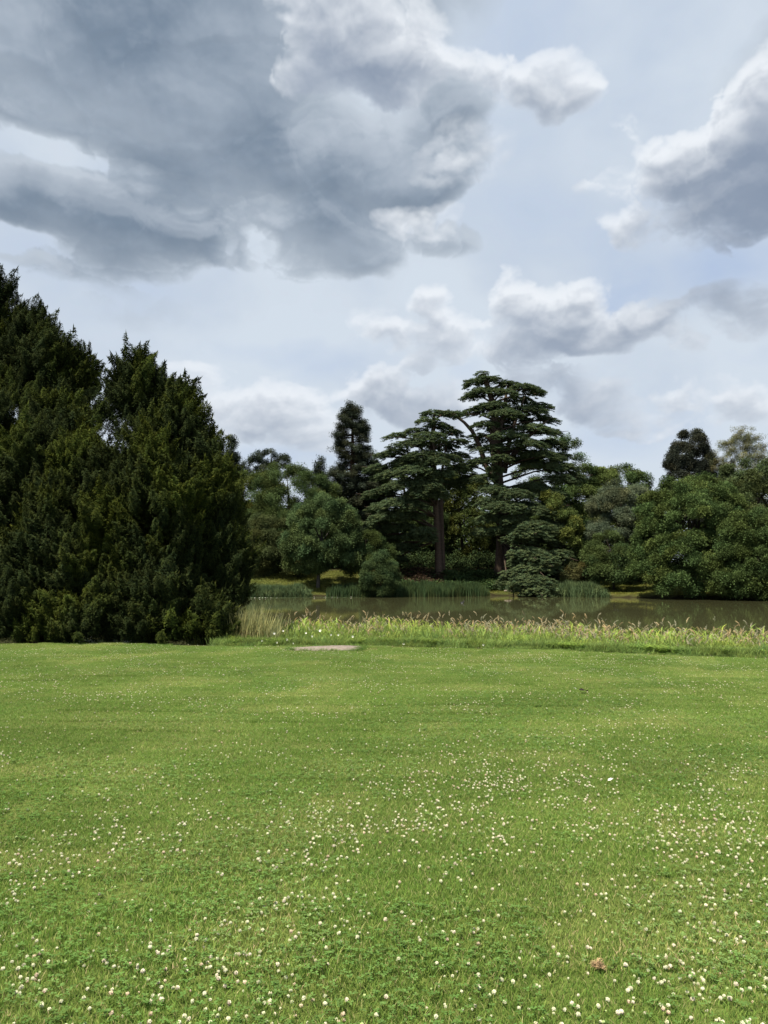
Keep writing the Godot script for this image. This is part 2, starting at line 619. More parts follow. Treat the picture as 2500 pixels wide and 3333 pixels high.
# ---------------------------------------------------------------- lawn
func lawn_patch(blades: int, clover: float, r: RandomNumberGenerator) -> ArrayMesh:
	var g := Geo.new()
	for i in blades:
		var p := Vector3(r.randf_range(-0.33, 0.33), 0.0, r.randf_range(-0.33, 0.33))
		var a := r.randf() * TAU
		var side := Vector3(cos(a), 0, sin(a))
		if r.randf() < clover:
			# a three-part clover leaf on a short stalk
			var y := r.randf_range(0.02, 0.04)
			var c := Color(0.105, 0.20, 0.05)
			var k := r.randf_range(0.75, 1.3)
			c = Color(c.r * k, c.g * k, c.b * k)
			for s in 3:
				var b := a + TAU * s / 3.0
				var f := Vector3(cos(b), r.randf_range(-0.1, 0.35), sin(b))
				var o := Vector3(-sin(b), 0, cos(b))
				var at := p + Vector3(0, y, 0)
				g.quad(at, at + f * 0.009 - o * 0.006, at + f * 0.015, at + f * 0.009 + o * 0.006, c)
			continue
		var h := r.randf_range(0.010, 0.029) * (1.25 if r.randf() < 0.12 else 1.0)
		var w := r.randf_range(0.001, 0.0019)
		var lean := Vector3(r.randf_range(-1, 1), 0, r.randf_range(-1, 1)) * h * 0.95
		var kind := r.randf()
		var c := Color(0.158, 0.265, 0.053)
		if kind < 0.22:
			c = Color(0.25, 0.33, 0.085)
		elif kind < 0.30:
			c = Color(0.42, 0.40, 0.19)
		elif kind < 0.5:
			c = Color(0.115, 0.218, 0.047)
		var k := r.randf_range(0.75, 1.25)
		c = Color(c.r * k, c.g * k, c.b * k)
		var mid := p + Vector3(0, h * 0.6, 0) + lean * 0.35
		var tip := p + Vector3(0, h, 0) + lean
		g.tri(p - side * w, mid - side * w * 0.8, p + side * w, c)
		g.tri(mid - side * w * 0.8, mid + side * w * 0.8, p + side * w, c)
		g.tri(mid - side * w * 0.8, tip, mid + side * w * 0.8, c)
	return g.mesh()


func build_lawn() -> void:
	var r := RandomNumberGenerator.new()
	r.seed = 99
	var kinds := []
	for i in 3:
		kinds.append(lawn_patch(8500, 0.003, r))
	for i in 2:
		kinds.append(lawn_patch(8000, 0.02, r))
	var mat := leaf_material("grass blade", 0.55, 0.8, 0.18)
	var places := []
	var tints := []
	for i in kinds.size():
		var a: Array[Transform3D] = []
		places.append(a)
		tints.append(PackedColorArray())
	var d := 1.6
	while d < 19.2:
		var half := d * 0.66 + 2.2
		var x := -half
		while x < half:
			var px := x + r.randf_range(-0.05, 0.05)
			var pd := d + r.randf_range(-0.05, 0.05)
			x += 0.5
			if pd > edge_at(px) - (0.12 if px > -3.6 else 0.3) or on_slab(px, pd, 0.2):
				continue
			var n := patchy.get_noise_2d(px, pd)
			var k := (3 + r.randi() % 2) if n + r.randf_range(-0.15, 0.15) > 0.12 else r.randi() % 3
			var b := Basis(Vector3.UP, (r.randi() % 4) * PI / 2 + r.randf_range(-0.1, 0.1))
			b = b.scaled(Vector3(1, r.randf_range(0.85, 1.2), 1))
			places[k].append(Transform3D(b, Vector3(px, ground_at(px, pd), -pd)))
			var m := wobble.get_noise_2d(px * 2.2 + 40.0, pd * 3.2)
			var q := patchy.get_noise_2d(px * 1.7 + 90.0, pd * 2.4)
			var bright := 1.0 + m * 0.22 + q * 0.16 + r.randf_range(-0.05, 0.05)
			var dry := clampf(q * 1.1 + m * 0.4 + 0.1, 0.0, 0.6)
			tints[k].append(Color(bright * (1.0 + dry * 0.42), bright * (1.0 + dry * 0.08), bright * (1.0 + dry * 0.5)))
		d += 0.5
	var root := thing("lawn_grass", "short mown green lawn scattered with clover", "")
	root.set_meta("kind", "stuff")
	for i in kinds.size():
		var o := many("turf", kinds[i], mat, places[i], tints[i], root)
		o.set_meta("kind", "stuff")



func slab_outline() -> PackedVector2Array:
	return PackedVector2Array([Vector2(-2.12, 17.45), Vector2(-1.55, 17.85), Vector2(-1.3, 18.0), Vector2(-0.7, 18.04), Vector2(-0.53, 17.95), Vector2(-0.45, 17.5), Vector2(-0.75, 17.0), Vector2(-1.35, 16.85), Vector2(-1.95, 17.1)])


func on_slab(x: float, d: float, margin: float) -> bool:
	if Geometry2D.is_point_in_polygon(Vector2(x, d), slab_outline()):
		return true
	for k in 8:
		if Geometry2D.is_point_in_polygon(Vector2(x, d) + Vector2.from_angle(k * PI / 4) * margin, slab_outline()):
			return true
	return false


# ---------------------------------------------------------------- clover
func clover_head(kind: int, r: RandomNumberGenerator) -> ArrayMesh:
	var g := Geo.new()
	var up := 0.036
	g.tri(Vector3(-0.0012, 0, 0), Vector3(0, up, 0), Vector3(0.0012, 0, 0), Color(0.1, 0.17, 0.05))
	g.tri(Vector3(0, 0, -0.0012), Vector3(0, up, 0), Vector3(0, 0, 0.0012), Color(0.1, 0.17, 0.05))
	var white := [Color(0.72, 0.73, 0.54), Color(0.72, 0.68, 0.54), Color(0.66, 0.56, 0.42), Color(0.60, 0.70, 0.36)][kind] as Color
	var size := [0.0088, 0.0096, 0.0092, 0.0064][kind] as float
	var low := [-0.5, -0.7, -0.95, -0.2][kind] as float
	# the packed heart of the head
	for i in 6:
		for j in 4:
			var q := []
			for e in [[i, j], [i + 1, j], [i + 1, j + 1], [i, j + 1]]:
				var la: float = PI * 0.5 - (PI * 0.8) * e[1] / 4.0
				var lo: float = TAU * e[0] / 6.0
				q.append(Vector3(0, up, 0) + Vector3(cos(la) * cos(lo), sin(la), cos(la) * sin(lo)) * size * Vector3(0.74, 0.6, 0.74))
			var c := white if j < 3 or kind == 0 else Color(white.r * 0.8, white.g * 0.7, white.b * 0.7)
			g.quad(q[0], q[1], q[2], q[3], c)
	for i in 34:
		var y := 1.0 - (1.0 - low) * (i + 0.5) / 34.0
		var a := i * 2.39996
		var s := sqrt(maxf(0.0, 1.0 - y * y))
		var dir := Vector3(s * cos(a), y, s * sin(a))
		var side := dir.cross(Vector3(0.1, 1, 0.2)).normalized() * size * 0.34
		var over := dir.cross(side).normalized() * size * 0.26
		var at := Vector3(0, up, 0)
		var c := white
		if y < -0.25 and kind >= 1:
			c = Color(0.42, 0.28, 0.2) if kind == 2 else Color(0.60, 0.46, 0.40)
		var k := r.randf_range(0.72, 1.12)
		c = Color(c.r * k, c.g * k, c.b * k)
		var tip := at + dir * size * r.randf_range(0.8, 1.2) * Vector3(1.0, 0.8, 1.0) + Vector3(0, -0.002 if y < 0 else 0.0, 0)
		var low_ring := at + dir * size * 0.55
		g.tri(low_ring - side, tip + over, low_ring + side, c)
		g.tri(low_ring - side * 0.8 - over, tip, low_ring + over + side * 0.8, c)
	return g.mesh()


func build_clover() -> void:
	var r := RandomNumberGenerator.new()
	r.seed = 314
	var heads := []
	for k in 4:
		heads.append(clover_head(k, r))
	var mat := leaf_material("clover floret", 0.7, 0.4, 0.15)
	var spots := []
	var tries := 0
	while spots.size() < 22000 and tries < 130000:
		tries += 1
		var d := sqrt(lerpf(5.8, 361.0, r.randf()))
		var x := r.randf_range(-1.0, 1.0) * (d * 0.62 + 1.6)
		if d > edge_at(x) - 0.12 or on_slab(x, d, 0.02):
			continue
		var n := patchy.get_noise_2d(x * 1.3, d * 1.3) + 0.55 * grain.get_noise_2d(x * 1.2, d * 1.2)
		var want := (step(-0.25, 0.6, n) * 0.9 + 0.16) * lerpf(1.0, 0.22, step(3.4, 8.5, d))
		# the flowers stand thicker towards the right in the foreground
		if d < 6.5:
			want *= 0.9 + 1.1 * step(-1.0, 1.2, x)
		if r.randf() < want:
			spots.append(Vector3(x, d, r.randf()))
	spots.sort_custom(func(a, b): return a.y < b.y)
	var kinds := [
		["white clover flower with a full round cream head in the near lawn", "round cream clover flowers"],
		["white clover flower with a few pinkish lower florets in the near lawn", "pink-skirted clover flowers"],
		["fading clover flower with browned drooping lower florets in the near lawn", "fading clover flowers"],
		["small half-open greenish white clover flower bud in the near lawn", "half-open clover flowers"],
	]
	var single := 0
	var places := []
	var tints := []
	for k in 4:
		var a: Array[Transform3D] = []
		places.append(a)
		tints.append(PackedColorArray())
	for s in spots:
		var p := Vector3(s.x, ground_at(s.x, s.y) - 0.012 + r.randf() * 0.012, -s.y)
		var k := 0
		if s.z > 0.5:
			k = 1 if s.z < 0.7 else (2 if s.z < 0.78 else (3 if s.z < 0.9 else 0))
		var b := Basis(Vector3.UP, r.randf() * TAU).rotated(Vector3(r.randf_range(-1, 1), 0, r.randf_range(-1, 1)).normalized(), r.randf_range(0, 0.55))
		b = b.scaled(Vector3.ONE * r.randf_range(0.52, 1.02))
		var seen: bool = s.y > 2.75 and absf(s.x) < s.y * 0.5 + 0.03
		if seen and single < 300:
			single += 1
			var o := obj("clover_flower", heads[k], mat)
			o.transform = Transform3D(b, p)
			tag(o, kinds[k][0], "clover flower", kinds[k][1])
		else:
			places[k].append(Transform3D(b, p))
			var t := r.randf_range(0.85, 1.05)
			tints[k].append(Color(t, t, t))
	var root := thing("clover_flowers", "countless small white clover flowers spread over the lawn towards the reeds", "")
	root.set_meta("kind", "stuff")
	for k in 4:
		many("clover_heads", heads[k], mat, places[k], tints[k], root).set_meta("kind", "stuff")


# ---------------------------------------------------------------- foliage pieces
# a handful of leaves round a twig end
func leaf_clump(n: int, radius: float, length: float, width: float, c: Color, droop: float, r: RandomNumberGenerator) -> ArrayMesh:
	var g := Geo.new()
	for i in n:
		var p := Vector3(r.randf_range(-1, 1), r.randf_range(-0.7, 0.9), r.randf_range(-1, 1)) * radius
		var d := (Vector3(r.randf_range(-1, 1), r.randf_range(-0.5, 0.7) - droop, r.randf_range(-1, 1)) + p / radius * 0.6).normalized()
		var up := Vector3(r.randf_range(-0.7, 0.7), 1.0, r.randf_range(-0.7, 0.7)).normalized()
		var side := d.cross(up).normalized() * width * r.randf_range(0.75, 1.25)
		var l := length * r.randf_range(0.7, 1.3)
		var fold := Vector3(0, width * 0.25, 0)
		var k := r.randf_range(0.72, 1.28)
		var col := Color(c.r * k, c.g * k, c.b * k)
		var mid := p + d * l * 0.5
		g.tri(p, mid + side + fold, p + d * l, col)
		g.tri(p, p + d * l, mid - side + fold, col)
	return g.mesh()


# a flat cedar branchlet reaching along +z, its shoots set with upright tufts
func cedar_spray(c: Color, r: RandomNumberGenerator) -> ArrayMesh:
	var g := Geo.new()
	for i in 44:
		var z := r.randf()
		var s := 1.0 if i % 2 else -1.0
		var reach := (0.5 - 0.3 * z) * r.randf_range(0.7, 1.2)
		var p := Vector3(s * 0.03, 0.0, z * 0.9)
		var d := Vector3(s * r.randf_range(0.3, 0.9), r.randf_range(-0.12, 0.2), r.randf_range(0.25, 0.8)).normalized()
		var w := Vector3(-d.z, r.randf_range(-0.4, 0.4), d.x).normalized() * r.randf_range(0.022, 0.042)
		var k := r.randf_range(0.7, 1.3)
		var col := Color(c.r * k, c.g * k, c.b * k)
		g.tri(p - w, p + d * reach, p + w, col)
		var q := p + d * reach * 0.55
		var u := Vector3(r.randf_range(-0.1, 0.1), r.randf_range(-0.16, 0.2), r.randf_range(-0.1, 0.1))
		g.tri(q - w * 1.3, q + u, q + w * 1.3, col)
	g.tri(Vector3(-0.05, 0, 0), Vector3(0, 0.02, 1.1), Vector3(0.05, 0, 0), c)
	return g.mesh()


# an upswept yew leader along +y set with short drooping needle shoots
func yew_plume(c: Color, fresh: Color, r: RandomNumberGenerator) -> ArrayMesh:
	var g := Geo.new()
	for i in 42:
		var t := pow(r.randf(), 0.85)
		var a := r.randf() * TAU
		var out := Vector3(cos(a), 0, sin(a))
		var reach := (0.30 * (1.0 - t) + 0.07) * r.randf_range(0.7, 1.25)
		var p := Vector3(0, t * 0.95, 0)
		# the side spray: rises a little, then hangs
		var mid := p + out * reach * 0.55 + Vector3(0, 0.05, 0)
		var end := p + out * reach + Vector3(0, -0.10 - 0.08 * r.randf(), 0)
		var cross := Vector3(-out.z, 0, out.x)
		for k in 9:
			var f := (k + r.randf()) / 9.0
			var at := p.lerp(mid, f * 2.0) if f < 0.5 else mid.lerp(end, f * 2.0 - 1.0)
			var dir := (cross * (1.0 if k % 2 else -1.0) * r.randf_range(0.4, 1.0) + out * r.randf_range(0.2, 0.8) + Vector3(0, r.randf_range(-0.7, 0.15), 0)).normalized()
			var len := r.randf_range(0.05, 0.11)
			var w := dir.cross(Vector3(r.randf_range(-1, 1), 1, r.randf_range(-1, 1))).normalized() * 0.016
			var mix := clampf(f * 0.6 + t * 0.5 - 0.35 + r.randf_range(-0.2, 0.2), 0, 1)
			var col := c.lerp(fresh, mix)
			g.tri(at - w, at + dir * len, at + w, col)
			g.tri(at - w * 0.8, at + dir * len * 0.7 + Vector3(0, 0.025, 0), at + w * 0.8, col)
	for k in 8:
		var a := r.randf() * TAU
		var w := Vector3(cos(a), 0, sin(a)) * 0.018
		var y := 0.7 + 0.3 * k / 8.0
		g.tri(Vector3(0, y, 0) - w, Vector3(r.randf_range(-0.03, 0.03), y + 0.14, r.randf_range(-0.03, 0.03)), Vector3(0, y, 0) + w, fresh)
	return g.mesh()


# ---------------------------------------------------------------- crowns
# Lobes are ellipsoids [x, y, z, half widths]; small twig balls sit over them and carry the leaf clumps.
func crown_fill(lobes: Array, ball: float, cover: float, clumps: int, size: float, tint: Color, ragged: float, places: Array, tints: Array, low := -0.75) -> void:
	var kinds := places.size()
	for q in lobes:
		var c := Vector3(q[0], q[1], q[2])
		var rad := Vector3(q[3], q[4], q[5])
		var area := 4.0 * PI * pow((pow(rad.x * rad.y, 1.6) + pow(rad.x * rad.z, 1.6) + pow(rad.y * rad.z, 1.6)) / 3.0, 1.0 / 1.6)
		var n := int(area / (ball * ball * PI) * cover)
		for i in n:
			var d := unit()
			if d.y < low or (d.z < -0.25 and rng.randf() < 0.55):
				continue
			var at := c + d * rad * rng.randf_range(1.0 - ragged, 1.0 + ragged * 0.5)
			if buried(at, lobes, q):
				continue
			var b := ball * rng.randf_range(0.65, 1.35)
			var tone := tinted(tint, 0.74, 1.28, 0.12)
			for k in clumps:
				var e := (unit() + d * 0.7 + Vector3(0, 0.35, 0)).normalized()
				var p := at + e * b * Vector3(1.0, 0.75, 1.0) * rng.randf_range(0.5, 1.05)
				var s := size * rng.randf_range(0.75, 1.3)
				var j := rng.randi() % kinds
				places[j].append(Transform3D(Basis(Vector3.UP, rng.randf() * TAU).rotated(Vector3(rng.randf_range(-1, 1), 0, rng.randf_range(-1, 1)).normalized(), rng.randf_range(0, 0.8)) * s, p))
				tints[j].append(tinted(tone, 0.88, 1.12))


func buried(p: Vector3, lobes: Array, own: Array) -> bool:
	for q in lobes:
		if q == own:
			continue
		var u := (p - Vector3(q[0], q[1], q[2])) / Vector3(q[3], q[4], q[5])
		if u.length_squared() < 0.55:
			return true
	return false


func fresh_places(n: int) -> Array:
	var out := []
	for i in n:
		var a: Array[Transform3D] = []
		out.append(a)
	return out


func fresh_tints(n: int) -> Array:
	var out := []
	for i in n:
		out.append(PackedColorArray())
	return out


# several leaf shapes go into one crown: their meshes are merged per crown by taking one mesh of each kind in turn
func hang_crown(root: Node3D, called: String, meshes: Array, mat: Material, places: Array, tints: Array) -> void:
	for j in meshes.size():
		if places[j].size():
			var local: Array[Transform3D] = []
			for t in places[j]:
				local.append(Transform3D(t.basis, t.origin - root.position))
			many(called, meshes[j], mat, local, tints[j], root).set_meta("kind", "stuff")


func to_local_points(pts: Array, root: Node3D) -> Array:
	var out := []
	for p in pts:
		out.append(p - root.position)
	return out


# ---------------------------------------------------------------- yews by the lawn
func build_yews() -> void:
	var r := RandomNumberGenerator.new()
	r.seed = 606
	var plumes := []
	for i in 4:
		plumes.append(yew_plume(Color(0.021, 0.035, 0.015), Color(0.068, 0.086, 0.024), r))
	var mat := leaf_material("yew needles", 0.7, 0.3, 0.1)
	var bark := bark_material("yew bark")
	var tall := [
		[-13.36, 9.31, -26.20, 0.75, 2.35, 1.20], [-11.88, 8.33, -25.60, 0.64, 2.14, 1.00], [-10.80, 7.68, -25.20, 0.54, 1.89, 0.90], [-10.14, 6.55, -24.60, 0.53, 1.32, 0.80], [-11.86, 6.21, -24.80, 1.86, 2.97, 1.70], [-10.31, 4.43, -23.80, 1.35, 2.42, 1.40], [-15.25, 8.85, -26.60, 1.75, 4.14, 2.00], [-10.29, 8.20, -25.40, 0.27, 0.52, 0.40], [-12.10, 2.57, -23.80, 1.99, 2.85, 1.50],
	]
	var right := [
		[-7.40, 6.61, -23.00, 0.63, 1.35, 0.85], [-6.80, 6.19, -22.80, 0.42, 1.30, 0.70], [-8.05, 5.70, -23.20, 0.61, 1.25, 0.85], [-6.28, 5.41, -22.60, 0.57, 1.33, 0.80], [-7.16, 4.81, -22.40, 1.61, 2.01, 1.40], [-5.68, 4.24, -22.20, 0.80, 1.66, 1.00], [-5.12, 3.15, -21.90, 0.86, 1.83, 1.10], [-5.99, 2.32, -20.90, 1.56, 2.38, 1.40], [-4.82, 1.70, -21.40, 0.90, 1.47, 1.20], [-7.36, 2.20, -20.90, 1.38, 2.25, 1.30], [-5.12, 0.71, -20.80, 0.87, 1.02, 1.10], [-6.39, 0.86, -20.30, 1.58, 1.09, 1.10], [-4.59, 1.32, -21.90, 0.66, 0.98, 0.80], [-6.38, 0.14, -19.60, 0.70, 0.38, 0.70], [-5.54, 0.14, -19.70, 0.66, 0.38, 0.70], [-4.77, 0.12, -19.90, 0.62, 0.38, 0.70],
	]
	var front := [
		[-9.54, 3.65, -21.60, 1.16, 1.68, 1.10], [-8.28, 3.74, -21.20, 0.84, 1.40, 0.90], [-10.02, 2.59, -21.20, 1.40, 1.90, 1.20], [-8.31, 1.82, -20.20, 1.33, 1.93, 1.10], [-7.61, 2.44, -20.70, 0.74, 1.36, 0.80], [-9.51, 0.98, -20.00, 1.56, 1.20, 1.10], [-7.76, 0.76, -19.80, 1.42, 0.95, 1.00], [-12.09, 2.47, -21.50, 1.54, 2.83, 1.40], [-9.45, 0.16, -19.70, 0.71, 0.40, 0.70], [-8.36, 0.14, -19.60, 0.70, 0.40, 0.70], [-7.33, 0.15, -19.50, 0.70, 0.40, 0.70],
	]
	yew("yew_tree", "tallest dark yew at the back left, its spires rising highest", tall, Vector3(-11.39, -0.42, -25.00), plumes, mat, bark, [])
	# a thin place high in the right-hand yew lets the sky through
	yew("yew_tree", "dark yew with a single pointed top at the right of the group beside the reeds", right, Vector3(-6.70, -0.23, -22.20), plumes, mat, bark, [[-7.91, 5.90, -23.00, 0.52, 0.61, 3.00], [-6.70, 6.40, -22.80, 0.19, 0.68, 3.00], [-8.45, 5.57, -23.00, 0.41, 0.44, 3.00], [-7.18, 6.23, -23.00, 0.17, 0.58, 3.00], [-7.60, 5.03, -23.00, 0.30, 0.47, 3.00], [-10.16, 6.79, -25.00, 0.30, 0.60, 3.00]])
	yew("yew_tree", "lower olive-tipped yew in front of the taller yews on the left", front, Vector3(-9.03, -0.17, -21.20), plumes, mat, bark, [])


func yew(called: String, label: String, lobes: Array, foot: Vector3, plumes: Array, mat: Material, bark: Material, thin: Array) -> void:
	var root := thing(called, label, "yew tree", Vector3(foot.x, ground_at(foot.x, -foot.z), foot.z), "yews at the left edge of the lawn")
	# boughs that stand out from the main masses
	var masses := lobes
	lobes = []
	for n in masses.size():
		var q: Array = masses[n]
		lobes.append([q[0], q[1], q[2], q[3] * 0.92, q[4] * 0.93, q[5] * 0.92, n])
		for i in int(3 + q[3] * q[4] * 1.4):
			var d := unit()
			d.y = absf(d.y) if rng.randf() < 0.6 else d.y
			var s := rng.randf_range(0.22, 0.42)
			lobes.append([q[0] + d.x * q[3] * 0.93, q[1] + d.y * q[4] * 0.9, q[2] + d.z * q[5] * 0.95, s, s * rng.randf_range(1.2, 2.0), s, n])
	var places := fresh_places(masses.size())
	var tints := fresh_tints(masses.size())
	for q in lobes:
		var c := Vector3(q[0], q[1], q[2])
		var rad := Vector3(q[3], q[4], q[5])
		var bough: int = q[6]
		var area := 4.0 * PI * pow((pow(rad.x * rad.y, 1.6) + pow(rad.x * rad.z, 1.6) + pow(rad.y * rad.z, 1.6)) / 3.0, 1.0 / 1.6)
		for layer in 2:
			for i in int(area * (27.0 if layer == 0 else 14.0)):
				var d := unit()
				if d.z < -0.3 and rng.randf() < 0.45:
					continue
				var f := rng.randf_range(0.9, 1.04) if layer == 0 else rng.randf_range(0.6, 0.88)
				# spires and hollows over the surface
				var lump := wobble.get_noise_3dv((c + d * rad) * Vector3(5.5, 1.8, 5.5)) * 0.34 - 0.04
				var p := c + d * rad * (f + lump)
				if lump < -0.1 and rng.randf() < 0.7:
					continue
				if p.y < 0.02 or -p.z < 18.7:
					continue
				if buried(p, lobes, q) and layer == 0:
					continue
				var skip := false
				for t in thin:
					if ((p - Vector3(t[0], t[1], t[2])) / Vector3(t[3], t[4], t[5])).length_squared() < 1.0:
						skip = skip or rng.randf() < 0.9
				if skip:
					continue
				var lean := (d * Vector3(0.75, 0.3, 0.75) + Vector3(0, 0.75, 0) + unit() * 0.28).normalized()
				var s := rng.randf_range(0.3, 0.72)
				if d.y > 0.55 and rng.randf() < 0.35:
					s *= 1.35
				var j := bough
				places[j].append(Transform3D(along(lean, rng.randf() * TAU) * Basis.from_scale(Vector3(s * 1.1, s, s * 1.1)), p))
				var fresh := clampf(wobble.get_noise_3dv(p * 4.0 + Vector3(50, 0, 0)) * 2.2 + 0.2, 0.0, 1.0)
				tints[j].append(tinted(Color(0.75 + fresh * 0.7, 0.75 + fresh * 0.6, 0.85), 0.8, 1.2, 0.06))
	var sprays := []
	for n in masses.size():
		sprays.append(plumes[n % plumes.size()])
	hang_crown(root, "bough", sprays, mat, places, tints)
	# several leaning stems inside
	var g := Geo.new()
	var top := Vector3.ZERO
	for q in lobes:
		var t := Vector3(q[0], q[1] + q[4] * 0.45, q[2]) - root.position
		if t.y > top.y:
			top = t
	g.tube([Vector3.ZERO, Vector3(0.05, 0.9, 0), top * 0.5, top * 0.8, top], [0.42, 0.34, 0.22, 0.12, 0.03], 9, Color(0.085, 0.058, 0.045), 0.12, rng)
	obj("trunk", g.mesh(), bark, root)
	for q in masses:
		var t := Vector3(q[0], q[1], q[2]) - root.position
		for k in 3:
			var b := Geo.new()
			var end := t + unit() * Vector3(q[3], q[4], q[5]) * 0.75
			var from := top * clampf(end.y / maxf(top.y, 0.1) * 0.6, 0.05, 0.8)
			b.tube([from, from.lerp(end, 0.5) + Vector3(0, 0.2, 0), end], [0.09, 0.055, 0.012], 5, Color(0.10, 0.07, 0.055), 0.0, rng)
			obj("limb", b.mesh(), bark, root)


# ---------------------------------------------------------------- cedars on the far bank
func build_cedars() -> void:
	var r := RandomNumberGenerator.new()
	r.seed = 17
	var sprays := []
	for i in 3:
		sprays.append(cedar_spray(Color(0.085, 0.118, 0.058), r))
	var mat := leaf_material("cedar needles", 0.7, 0.4, 0.12)
	var bark := bark_material("cedar bark")
	# tiers of foliage [x, y, z, half width]
	var left := [
		[7.46, 26.15, -114.00, 2.25], [7.03, 18.11, -108.00, 2.33], [6.23, 14.56, -108.00, 2.13], [7.76, 13.49, -109.00, 1.57], [8.57, 16.47, -109.00, 1.76], [6.72, 21.26, -109.00, 1.96], [9.95, 26.15, -114.00, 1.64], [6.31, 24.69, -112.00, 1.61],
		[8.07, 24.26, -114.00, 2.25], [4.51, 23.23, -113.00, 2.03], [1.82, 22.42, -112.00, 1.61], [6.38, 22.05, -110.00, 2.57], [10.41, 23.78, -117.00, 1.89], [11.17, 21.95, -114.00, 1.64],
		[3.78, 20.83, -110.00, 2.76], [8.62, 21.67, -116.00, 2.71], [1.41, 19.95, -112.00, 2.01], [-0.12, 19.70, -113.00, 1.22], [-1.04, 17.84, -113.00, 1.62], [-1.66, 14.04, -114.00, 1.64], [6.10, 15.68, -109.00, 2.35], [5.72, 19.06, -109.00, 2.94], [3.03, 18.52, -112.00, 2.61], [9.12, 19.13, -112.00, 2.41], [11.34, 20.18, -116.00, 1.67],
		[0.80, 16.68, -112.00, 2.21], [4.29, 16.73, -108.00, 2.91], [7.82, 17.35, -117.00, 2.10], [10.93, 17.78, -114.00, 2.25], [2.74, 14.88, -109.00, 2.94], [-0.22, 14.34, -113.00, 2.03], [5.06, 13.58, -108.00, 2.13], [10.35, 15.86, -117.00, 2.10],
		[1.76, 12.31, -109.00, 2.94], [-0.62, 11.99, -112.00, 1.61], [4.27, 11.82, -108.00, 1.75], [0.78, 10.61, -110.00, 2.57], [-1.02, 9.77, -112.00, 1.61], [3.59, 10.50, -111.00, 1.99], [-1.64, 8.21, -113.00, 1.62], [2.43, 9.03, -113.00, 2.43], [0.19, 7.71, -115.00, 2.06],
		[-0.63, 6.02, -114.00, 2.05], [2.85, 6.22, -114.00, 2.25], [1.43, 4.41, -115.00, 2.27], [4.25, 8.01, -113.00, 1.83], [5.72, 8.33, -110.00, 1.58], [6.31, 7.44, -110.00, 1.18],
	]
	var right := [
		[15.08, 33.10, -117.00, 0.95], [15.47, 31.96, -116.00, 1.67], [14.22, 31.83, -118.00, 2.12], [17.03, 32.49, -118.00, 1.06],
		[19.34, 31.86, -119.00, 2.14], [21.60, 30.45, -116.00, 2.71], [15.24, 29.92, -116.00, 2.92], [18.10, 29.32, -114.00, 2.25], [23.47, 30.29, -118.00, 1.48], [13.77, 29.75, -118.00, 1.69],
		[16.41, 27.31, -114.00, 2.87], [21.04, 29.32, -119.00, 2.35], [24.08, 28.22, -118.00, 1.91], [15.60, 27.89, -119.00, 2.78], [17.74, 25.72, -112.00, 3.02], [21.97, 27.12, -116.00, 2.92], [12.56, 26.80, -117.00, 1.47],
		[20.52, 26.34, -120.00, 3.23], [24.90, 26.14, -118.00, 1.91], [14.99, 24.27, -113.00, 2.23], [18.32, 25.01, -120.00, 2.59], [22.58, 23.73, -114.00, 3.48], [18.10, 22.42, -112.00, 2.82], [16.33, 23.46, -120.00, 2.37], [26.16, 24.18, -118.00, 1.27], [14.23, 23.35, -117.00, 1.26],
		[21.13, 21.18, -112.00, 3.42], [25.91, 22.23, -118.00, 2.75], [16.19, 20.74, -113.00, 2.43], [20.62, 21.43, -121.00, 3.04], [14.24, 21.97, -119.00, 1.28], [23.34, 19.70, -113.00, 3.45], [27.37, 20.39, -118.00, 1.91], [26.62, 18.19, -114.00, 2.25], [28.53, 17.00, -116.00, 1.67], [25.94, 16.19, -113.00, 2.43], [24.27, 14.14, -113.00, 2.64], [24.82, 11.99, -112.00, 2.01], [22.39, 11.21, -110.00, 2.17], [16.89, 18.97, -111.00, 1.79], [21.40, 19.49, -117.00, 2.52], [24.35, 18.19, -114.00, 3.07], [16.01, 17.49, -112.00, 1.21], [14.65, 19.03, -114.00, 2.05], [12.28, 18.55, -115.00, 1.65], [15.11, 16.40, -113.00, 1.83], [12.78, 16.58, -116.00, 1.87],
		[15.97, 14.64, -112.00, 2.21], [18.66, 13.60, -110.00, 2.76], [22.64, 15.19, -115.00, 2.68], [15.21, 12.71, -111.00, 1.79], [17.48, 11.72, -109.00, 2.94], [21.18, 12.29, -113.00, 2.43], [15.52, 10.37, -112.00, 2.21], [18.44, 9.94, -109.00, 2.15], [14.89, 8.45, -112.00, 2.01], 
		[20.78, 8.89, -108.00, 3.30], [23.16, 9.49, -111.00, 2.39], [19.20, 7.14, -108.00, 2.33], [22.51, 7.05, -110.00, 2.17], [19.76, 5.14, -106.00, 2.85], [19.16, 4.02, -107.00, 1.92], [20.49, 3.22, -105.00, 2.83], [18.41, 2.29, -105.00, 2.26], [22.99, 2.11, -108.00, 1.16], [19.70, 1.35, -103.00, 2.96], [16.70, 1.16, -105.00, 1.51], [20.77, 0.27, -102.00, 2.38], [24.52, 8.83, -110.00, 1.97], [24.36, 4.98, -107.00, 1.73], [21.26, 4.35, -105.00, 2.45], [17.60, 8.63, -110.00, 1.97], [19.99, 7.86, -107.00, 2.88], [22.44, 0.25, -103.00, 2.03], [22.21, -0.64, -102.00, 1.65], [18.39, 0.25, -103.00, 1.66],
	]
